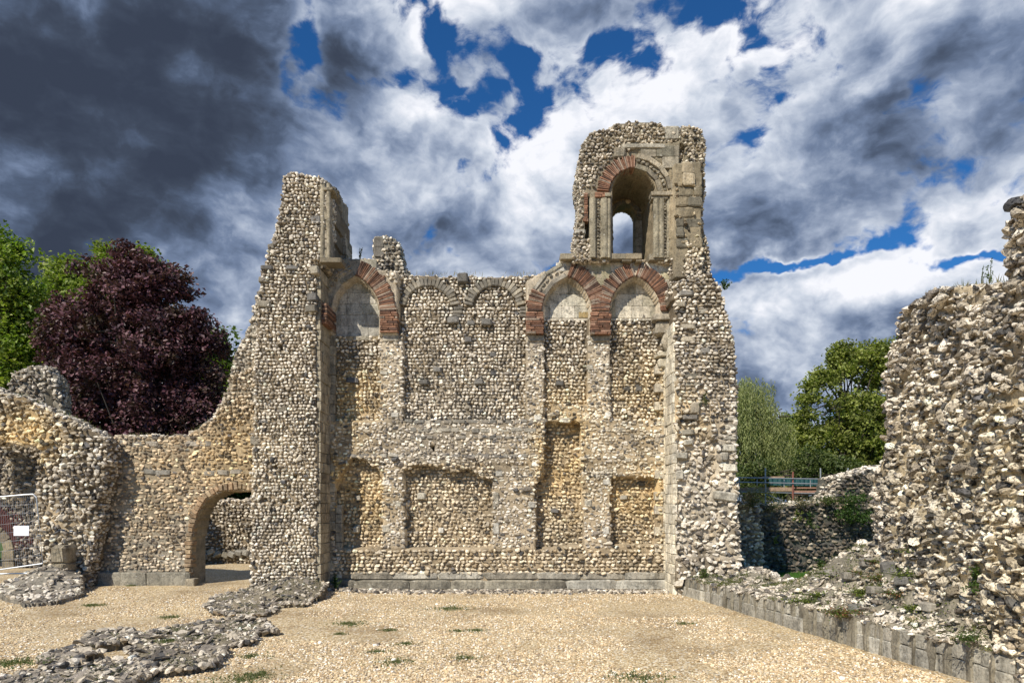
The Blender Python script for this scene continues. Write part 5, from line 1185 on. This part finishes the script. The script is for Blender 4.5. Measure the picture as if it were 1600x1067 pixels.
G1 = [(.11, .16, .03), (.08, .12, .022), (.15, .19, .04)]; G2 = [(.05, .10, .018), (.075, .13, .022), (.035, .07, .015)]; G3 = [(.14, .19, .04), (.18, .22, .05), (.10, .14, .035)]
PU = [(.085, .030, .040), (.12, .045, .055), (.050, .022, .032), (.17, .085, .095), (.07, .05, .03)]
tree('sycamore_tree', 'bright green broadleaf tree at the left edge', 32, [(-20, 440, 70), (-60, 520, 90), (20, 520, 55), (45, 470, 32), (0, 390, 36), (20, 580, 60), (60, 540, 34), (-80, 420, 70), (75, 600, 30)], -40, [(.20, .27, .035), (.15, .21, .03), (.30, .33, .05), (.08, .13, .022)], 620, 60, .20, .62, seed=2)
tree('lime_tree', 'yellowish green tree showing above and left of the purple tree', 43, [(105, 440, 32), (130, 470, 44), (90, 500, 30), (175, 410, 26), (170, 390, 13), (225, 410, 18), (222, 396, 9), (160, 450, 44), (75, 470, 18), (100, 415, 12), (110, 550, 60), (255, 430, 15)], 130, [(.20, .25, .045), (.15, .19, .035), (.25, .28, .06)], 420, 50, .24, .7, seed=3)
tree('purple_tree', 'large dark purple leaved tree behind the low wall', 29, [(205, 470, 62), (165, 440, 38), (240, 440, 42), (205, 405, 22), (150, 415, 15), (120, 520, 50), (90, 540, 32), (200, 560, 90), (280, 530, 60), (300, 480, 26), (310, 560, 40), (140, 600, 60), (260, 620, 80), (315, 610, 38), (180, 660, 60), (120, 650, 40), (300, 660, 50), (280, 455, 28), (265, 490, 42), (295, 510, 32), (100, 490, 26), (300, 440, 14)], 220, PU, 1300, 62, .17, .42, M_LEAFP, seed=4, holes=.06)
tree('maple_tree', 'mid green tree half hidden right of the purple tree', 36, [(335, 535, 20), (350, 545, 10), (330, 580, 30), (360, 600, 26), (350, 640, 32), (375, 570, 16), (385, 610, 20), (320, 640, 24), (340, 680, 30)], 345, G1, 260, 55, .2, .5, seed=5)
tree('hedge_tree', 'dark leafy tree seen over the wall through the doorway', 34, [(300, 770, 28), (340, 765, 30), (380, 765, 28), (360, 735, 40), (420, 760, 30), (260, 740, 40)], 340, G2, 200, 60, .2, .5, seed=15)
# right side
def willow():
    Y = 40.; s = Y / F; t = thing('willow_tree', 'weeping willow with trailing strands beside the right tower', 'tree', ((1165 - CX) * s, Y, 0)); g = np.random.default_rng(9); A = Acc(); T_ = Acc()
    base = np.array([(1165 - CX) * s, Y, 0.]); P, D_, C_ = [], [], []
    for k in range(420):
        u = 1172 + g.normal(0, 24); u = min(u, 1216); vt = 590 + ((u - 1160) / 34) ** 2 * 22 + abs(g.normal(0, 30)); 
        if k % 5 == 0: u = 1196 + g.normal(0, 7); vt = 662 + abs(g.normal(0, 6))
        y = Y + g.uniform(-2.5, 2.5); top = np.array([(u - CX) * s, y, H + (HY - vt) * s]); L = g.uniform(2, 5.0); n = int(L / .05); z = np.arange(n) * .05
        sway = g.normal(0, .12, 2); ph = g.random() * 6; tone = g.normal(0, .15)
        x = top[0] + sway[0] * z + .08 * np.sin(z * 2 + ph) - (u < 1185) * 0; yy = top[1] + sway[1] * z
        P.append(np.stack([x + g.normal(0, .06, n), yy + g.normal(0, .06, n), top[2] - z], 1)); C_.append(np.array([(.24, .26, .10)]) * (1 + tone + g.normal(0, .15, (n, 1))))
    P = np.concatenate(P); C_ = np.concatenate(C_); m = P[:, 2] > .5; P, C_ = P[m], C_[m]
    A.inst(WLEAF, P, rots(len(P), .45, .45, 3), np.full((len(P), 3), .22), np.clip(C_, .01, .5))
    adopt(A.build('crown', M_LEAF), t); A = Acc(); tube(A, [base, base + [.1, 0, 3], base + [.3, 0, 6], base + [0, 0, 9]], [.35, .28, .2, .1], (.1, .08, .06), 9)
    for k in range(14): tube(A, [base + [.2, 0, g.uniform(3, 7)], base + [g.normal(0, .8), g.normal(0, 1), g.uniform(7, 8.2)], base + [g.normal(.3, 1.1), g.normal(0, 1.4), g.uniform(6, 8.3)]], [.1, .06, .03], (.1, .08, .06), 5)
    part(A, 'trunk', M_BARK, t)
willow()
BE = [(.25, .28, .065), (.19, .22, .05), (.32, .34, .09), (.13, .15, .035)]
tree('beech_tree', 'tall spreading green tree between the right tower and the foreground wall', 40, [(1330, 560, 26), (1350, 548, 16), (1310, 580, 22), (1370, 560, 22), (1340, 600, 48), (1300, 620, 34), (1268, 612, 15), (1255, 604, 8), (1290, 660, 30), (1380, 610, 44), (1340, 660, 60), (1300, 700, 44), (1380, 690, 60), (1262, 700, 26), (1420, 620, 60), (1255, 668, 12), (1350, 730, 40), (1320, 548, 12), (1285, 590, 16), (1270, 640, 24), (1260, 625, 14), (1275, 675, 26), (1300, 560, 10), (1262, 600, 12), (1290, 600, 14), (1375, 545, 14), (1395, 560, 26), (1250, 650, 10)], 1345, BE, 1000, 46, .19, .42, seed=7, holes=.09)
tree('ash_tree', 'smaller light green tree between the willow and the tall tree', 46, [(1235, 672, 18), (1225, 690, 24), (1248, 690, 20), (1235, 655, 9), (1212, 705, 22), (1240, 715, 28), (1255, 660, 8)], 1235, G3, 230, 55, .22, .5, seed=8)
tree('laurel_bush', 'rounded bush below the willow and the tall tree', 36, [(1230, 730, 24), (1262, 728, 24), (1210, 735, 20), (1295, 735, 24), (1245, 745, 26), (1180, 745, 24), (1320, 745, 24), (1160, 750, 22)], 1240, [(.09, .12, .035), (.12, .14, .045), (.07, .10, .028)], 300, 60, .15, .4, seed=10, cat='bush', trunk_r=.12)
tree('yew_tree', 'dark tree low behind the tall tree and the scaffold', 50, [(1340, 730, 40), (1290, 740, 36), (1240, 745, 36), (1190, 750, 36), (1390, 740, 40), (1150, 750, 30), (1430, 700, 60)], 1300, [(.09, .13, .025), (.12, .16, .035), (.06, .09, .02)], 380, 50, .3, .8, seed=11)

# ================================================================== SMALL PLANTS
def plant(name, label, cat, p, h, w, n, cols, lsize=.05, stems=7, seed=1, group=None, hang=False, mat=None):
    g = np.random.default_rng(seed); t = thing(name, label, cat, tuple(p), group); A = Acc(); S_ = Acc(); P = []
    for k in range(stems):
        tip = np.array([g.normal(0, w * .45), g.normal(0, w * .3) - (w * .3 if hang else 0), (-1 if hang and g.random() < .6 else 1) * h * g.uniform(.4, 1)]); mid = tip * [.4, .4, .55]
        tube(S_, [(0, 0, 0), mid, tip], [.006, .005, .003], (.08, .1, .03), 4)
        m = n // stems; k_ = g.random((m, 1)) ** .7; P.append(tip * k_ + g.normal(0, w * .09, (m, 3)))
    P = np.concatenate(P); c = np.array(cols)[g.integers(0, len(cols), len(P))] * (1 + g.normal(0, .2, (len(P), 1)))
    A.inst(LEAF, P, leafrots(len(P), .3), lsize * g.uniform(.6, 1.4, (len(P), 1)) * np.ones((1, 3)), np.clip(c, .01, .6))
    o = A.build('foliage', mat or M_LEAF); o.parent = t; o = S_.build('stem', M_LEAF); o.parent = t; return t
def at(u, v, Y): return ((u - CX) / F * Y, Y, H + (HY - v) / F * Y)
IV = [(.05, .10, .02), (.08, .13, .03), (.035, .07, .015)]; YG = [(.13, .17, .03), (.17, .20, .04)]; DRY = [(.25, .20, .13), (.20, .16, .09), (.10, .12, .04), (.30, .25, .18)]
WP = 'wild plants growing on the old walls'
plist = [
 ('ivy_clump', 'dark ivy clump spilling over the top right of the shaded back wall', at(1325, 790, 23.9), .55, 1.0, 1500, IV, .06, 22, True),
 ('ivy_clump', 'lower trail of ivy right of the big clump on the back wall', at(1350, 806, 23.9), .35, .5, 500, IV, .06, 10, True),
 ('ivy_clump', 'ivy on the top edge of the back wall left of the big clump', at(1295, 785, 23.8), .22, .8, 500, [(.10, .12, .03), (.07, .1, .02)], .05, 12, False),
 ('dry_weed', 'dry brown weeds on the wall top beside the right tower', at(1175, 792, 21.4), .75, .9, 1100, DRY, .045, 34, False),
 ('dry_weed', 'pale dry grass on the back wall top left end', at(1208, 795, 23.4), .3, .8, 500, DRY, .04, 20, False),
 ('dry_weed', 'thin dry grass along the middle of the back wall top', at(1250, 789, 23.6), .25, .9, 500, DRY, .04, 20, False),
 ('wall_fern', 'small green plant on the upper face of the back wall', at(1248, 805, 23.5), .22, .3, 160, YG, .05, 7, True),
 ('wall_fern', 'darker green plant below the dry grass on the back wall', at(1265, 812, 23.6), .3, .35, 200, IV, .05, 8, True),
 ('wall_fern', 'little plant at the left edge of the back wall face', at(1210, 842, 23.3), .16, .2, 100, YG, .05, 5, True),
 ('wall_fern', 'green plant at the foot of the back wall by the lawn', at(1284, 886, 23.4), .3, .3, 200, IV, .06, 8, False),
 ('wall_weed', 'bushy weed on the slope of the right tower', at(1131, 452, 18.4), .28, .22, 220, IV, .04, 9, False),
 ('wall_weed', 'weed on the flint face of the right pier', at(1099, 622, 17.9), .22, .2, 120, [(.12, .13, .05)], .04, 7, True),
 ('wall_weed', 'sprig of weed beside the middle arch on the wall top', at(866, 425, 19.0), .18, .16, 60, DRY, .03, 5, False),
 ('tall_weed', 'thin upright weed on the skyline between the left tower and the stub', at(562, 409, 19.0), .42, .12, 60, [(.07, .09, .04)], .035, 5, False),
 ('tall_weed', 'left of two tall thin weeds on top of the foreground wall', at(1533, 446, 9.9), .32, .06, 50, [(.10, .12, .05)], .02, 3, False),
 ('tall_weed', 'taller right of two thin weeds on top of the foreground wall', at(1547, 442, 9.6), .34, .09, 90, [(.10, .15, .05)], .022, 4, False),
 ('wall_weed', 'leafy weed on the shoulder of the foreground wall', at(1478, 458, 10.9), .10, .12, 80, IV, .02, 6, False),
 ('ivy_clump', 'green leafy plant low on the face of the foreground wall', at(1525, 905, 9.45), .20, .22, 420, [(.06, .11, .02), (.09, .14, .03)], .03, 12, True),
 ('ivy_clump', 'second leafy plant further right and lower on the foreground wall', at(1581, 948, 8.6), .20, .12, 260, [(.05, .10, .04), (.08, .12, .04)], .028, 9, True),
 ('creeping_weed', 'trailing weeds on the ledge at the foot of the foreground wall', at(1510, 1000, 8.9), .10, .35, 260, [(.06, .10, .02)], .025, 14, False),
 ('grass_tuft', 'green tuft on the rubble bank where the foreground wall begins', at(1402, 838, 12.3), .17, .25, 260, [(.07, .14, .02)], .04, 14, False),
 ('grass_tuft', 'strip of grass on the flat top of the rubble bank', at(1435, 839, 12.0), .08, .45, 260, [(.09, .14, .025)], .03, 20, False),
 ('corner_weed', 'dark green weed in the corner between the left pier and the plinth', at(525, 918, 18.5), .35, .22, 260, [(.045, .09, .02)], .04, 10, False),
 ('corner_weed', 'weed behind the kerb where it meets the long wall', at(1097, 905, 17.2), .28, .22, 200, [(.09, .12, .03)], .04, 9, False),
]
for i, (nm, lab, p, h, w, n, c, ls, st, hang) in enumerate(plist):
    plant(nm, lab, 'plant', p, h, w, n, c, ls, st, 200 + i, WP, hang)
crop6 = lambda a, b: (1120 + a * .3628, 680 + b * .3628)
for i, (a, b, w_) in enumerate([(690, 550, .22), (800, 460, .2), (870, 505, .25), (610, 600, .2), (830, 610, .35), (630, 680, .3), (790, 690, .25), (500, 600, .35), (440, 695, .2), (540, 770, .3), (855, 750, .2), (370, 720, .3), (700, 620, .25)]):
    u, v = crop6(a, b); best = None
    for Y in np.arange(8.5, 17.5, .1):                       # where the sight line meets the bank
        x, z = (u - CX) / F * Y, H + (HY - v) / F * Y
        if z <= float(hslope(np.array([x]), np.array([Y]))[0]) + .02: best = (x, Y, z); break
    if best is None: continue
    where = ['upper part of the rubble bank under the two dark blocks', 'top of the bank near the foreground wall', 'top right of the bank beside a grey slab', 'left side of the bank half way up', 'middle of the bank below the dark blocks', 'left middle of the bank lower down', 'right middle of the bank lower down', 'left foot of the bank near the lawn', 'far left of the bank above the kerb', 'edge of the bank just above the kerb', 'right side of the bank above the kerb', 'bank left of the reddish weeds near the kerb', 'centre of the bank'][i]
    col = [(.16, .19, .03), (.12, .16, .03)] if i % 3 else [(.10, .14, .025), (.20, .10, .05)]
    plant('sedum_mat', 'yellow green mat plant, ' + where, 'plant', best, .07, w_ * 1.7, int(1500 * w_), col, .03, 40, 300 + i, 'mat plants on the rubble bank')
# grass tufts in the gravel
gt = [(547, 974, .42, 'left of the sunken patch'), (608, 983, .2, 'below the sunken patch'), (632, 1007, .22, 'middle left of the gravel'), (588, 1020, .22, 'lower left of the gravel'), (615, 1035, .42, 'lowest broad tuft left of centre'), (723, 1027, .3, 'low centre of the gravel'), (715, 985, .2, 'centre of the gravel'), (745, 985, .26, 'just right of centre in the gravel'), (1068, 975, .25, 'right side near the kerb'), (1000, 1057, .55, 'bottom edge right of centre'), (385, 1060, .6, 'bottom edge beside the corner footing'), (405, 1053, .25, 'above the bottom edge tuft'), (145, 947, .35, 'left gravel in front of the doorway wall'), (205, 921, .2, 'left gravel near the doorway wall plinth'), (266, 965, .3, 'left gravel between footings'), (390, 1025, .28, 'right of the longest footing'), (705, 951, .6, 'faint tuft in the sunken patch near the wall'), (260, 1018, .2, 'on the longest footing'), (20, 1057, .5, 'on the bottom left corner footing'), (530, 990, .15, 'under the leftmost broad tuft')]
for i, (u, v, w, where) in enumerate(gt):
    x, y = gpx(u, v); g = np.random.default_rng(400 + i); t = thing('grass_tuft', 'thin dark green grass tuft, ' + where, 'grass', (x, y, gz(x, y) + (.17 if 'on the' in where else 0)), 'grass tufts in the gravel'); A = Acc(); n = int(900 * w)
    P = np.stack([g.normal(0, w * .5, n) * g.choice([.4, 1.], n), g.normal(0, w * .4, n) * g.choice([.4, 1.], n), np.full(n, .0)], 1); s_ = g.uniform(.02, .06, n)
    c = np.array([(.12, .15, .05), (.08, .11, .035), (.22, .20, .11)])[g.integers(0, 3, n)]
    A.inst([(np.array([(-.22, 0, 0), (.22, 0, 0), (0, .15, 1.)]), np.array([(0, 1, 2)]), None)], P, rots(n, .6, .6, 3), np.stack([s_, s_, s_], 1), c)
    o = A.build('blades', M_LEAF); o.parent = t

#@@MOSS  low moss and seedlings over the rubble bank and the old footings
def moss(name, label, pts, zf, n, thr, sc_, cols, size, seed):
    g = np.random.default_rng(seed); P = pts[g.integers(0, len(pts), n)] + g.normal(0, .05, (n, 3)) * [1, 1, 0]
    k = fbm(np.stack([P[:, 0], P[:, 1], 0 * P[:, 0]], 1), sc_, 4, seed) + g.normal(0, .05, n) > thr; P = P[k]; n = len(P)
    P[:, 2] += g.uniform(.0, .035, n); c = np.array(cols)[g.integers(0, len(cols), n)] * (1 + g.normal(0, .2, (n, 1)))
    A = Acc(); A.inst(LEAF, P, leafrots(n), size * g.uniform(.5, 1.3, (n, 1)) * np.ones((1, 3)), np.clip(c, .01, .5)); tag(A.build(name, M_LEAF), label, 'moss', kind='stuff')
moss('moss', 'yellow green moss and seedlings spread over the rubble bank', BANKPTS, None, 70000, .06, 1.6, [(.13, .15, .035), (.09, .12, .03), (.16, .15, .05)], .024, 901)
moss('moss', 'dull green moss on the flat tops of the stone footings', FOOTPTS, None, 30000, .12, 2.2, [(.08, .10, .03), (.11, .12, .04)], .02, 902)

# dry grass and seedlings rooted in the ragged tops
W_TOPS = [('sparse dry grass rooted along the top of the doorway wall', FL, [(185, 681), (290, 681), (330, 655)], 160), ('sparse grass rooted on the long wall top between the towers', FR, [(640, 427), (860, 427)], 150),
          ('short grass rooted on the level top of the foreground wall', FW2, [(1430, 471), (1470, 456), (1555, 443)], 130), ('grass seedlings on the crest of the broken arch wall', FA, [(10, 613), (100, 650), (150, 674)], 120)]
for lab, fr_, pl_, n in W_TOPS:
    g = np.random.default_rng(len(lab)); pts = np.array([fr_.px(*q) for q in pl_]); seg = g.integers(0, len(pts) - 1, n); t_ = np.clip(g.choice([.15, .4, .8], n) + g.normal(0, .07, n), 0, 1)[:, None]
    qz = pts[seg] * (1 - t_) + pts[seg + 1] * t_; P = fr_.w(qz[:, 0], -g.uniform(.05, .5, n), qz[:, 1] + .02); A = Acc(); s_ = g.uniform(.05, .16, n)
    A.inst([(np.array([(-.07, 0, 0), (.07, 0, 0), (.1, .15, 1.)]), np.array([(0, 1, 2)]), None)], P, rots(n, .3, .3, 3), np.stack([s_, s_, s_], 1), np.array([(.20, .18, .09), (.11, .13, .04), (.28, .24, .13)])[g.integers(0, 3, n)])
    tag(A.build('top_grass', M_LEAF), lab, 'grass', kind='stuff')
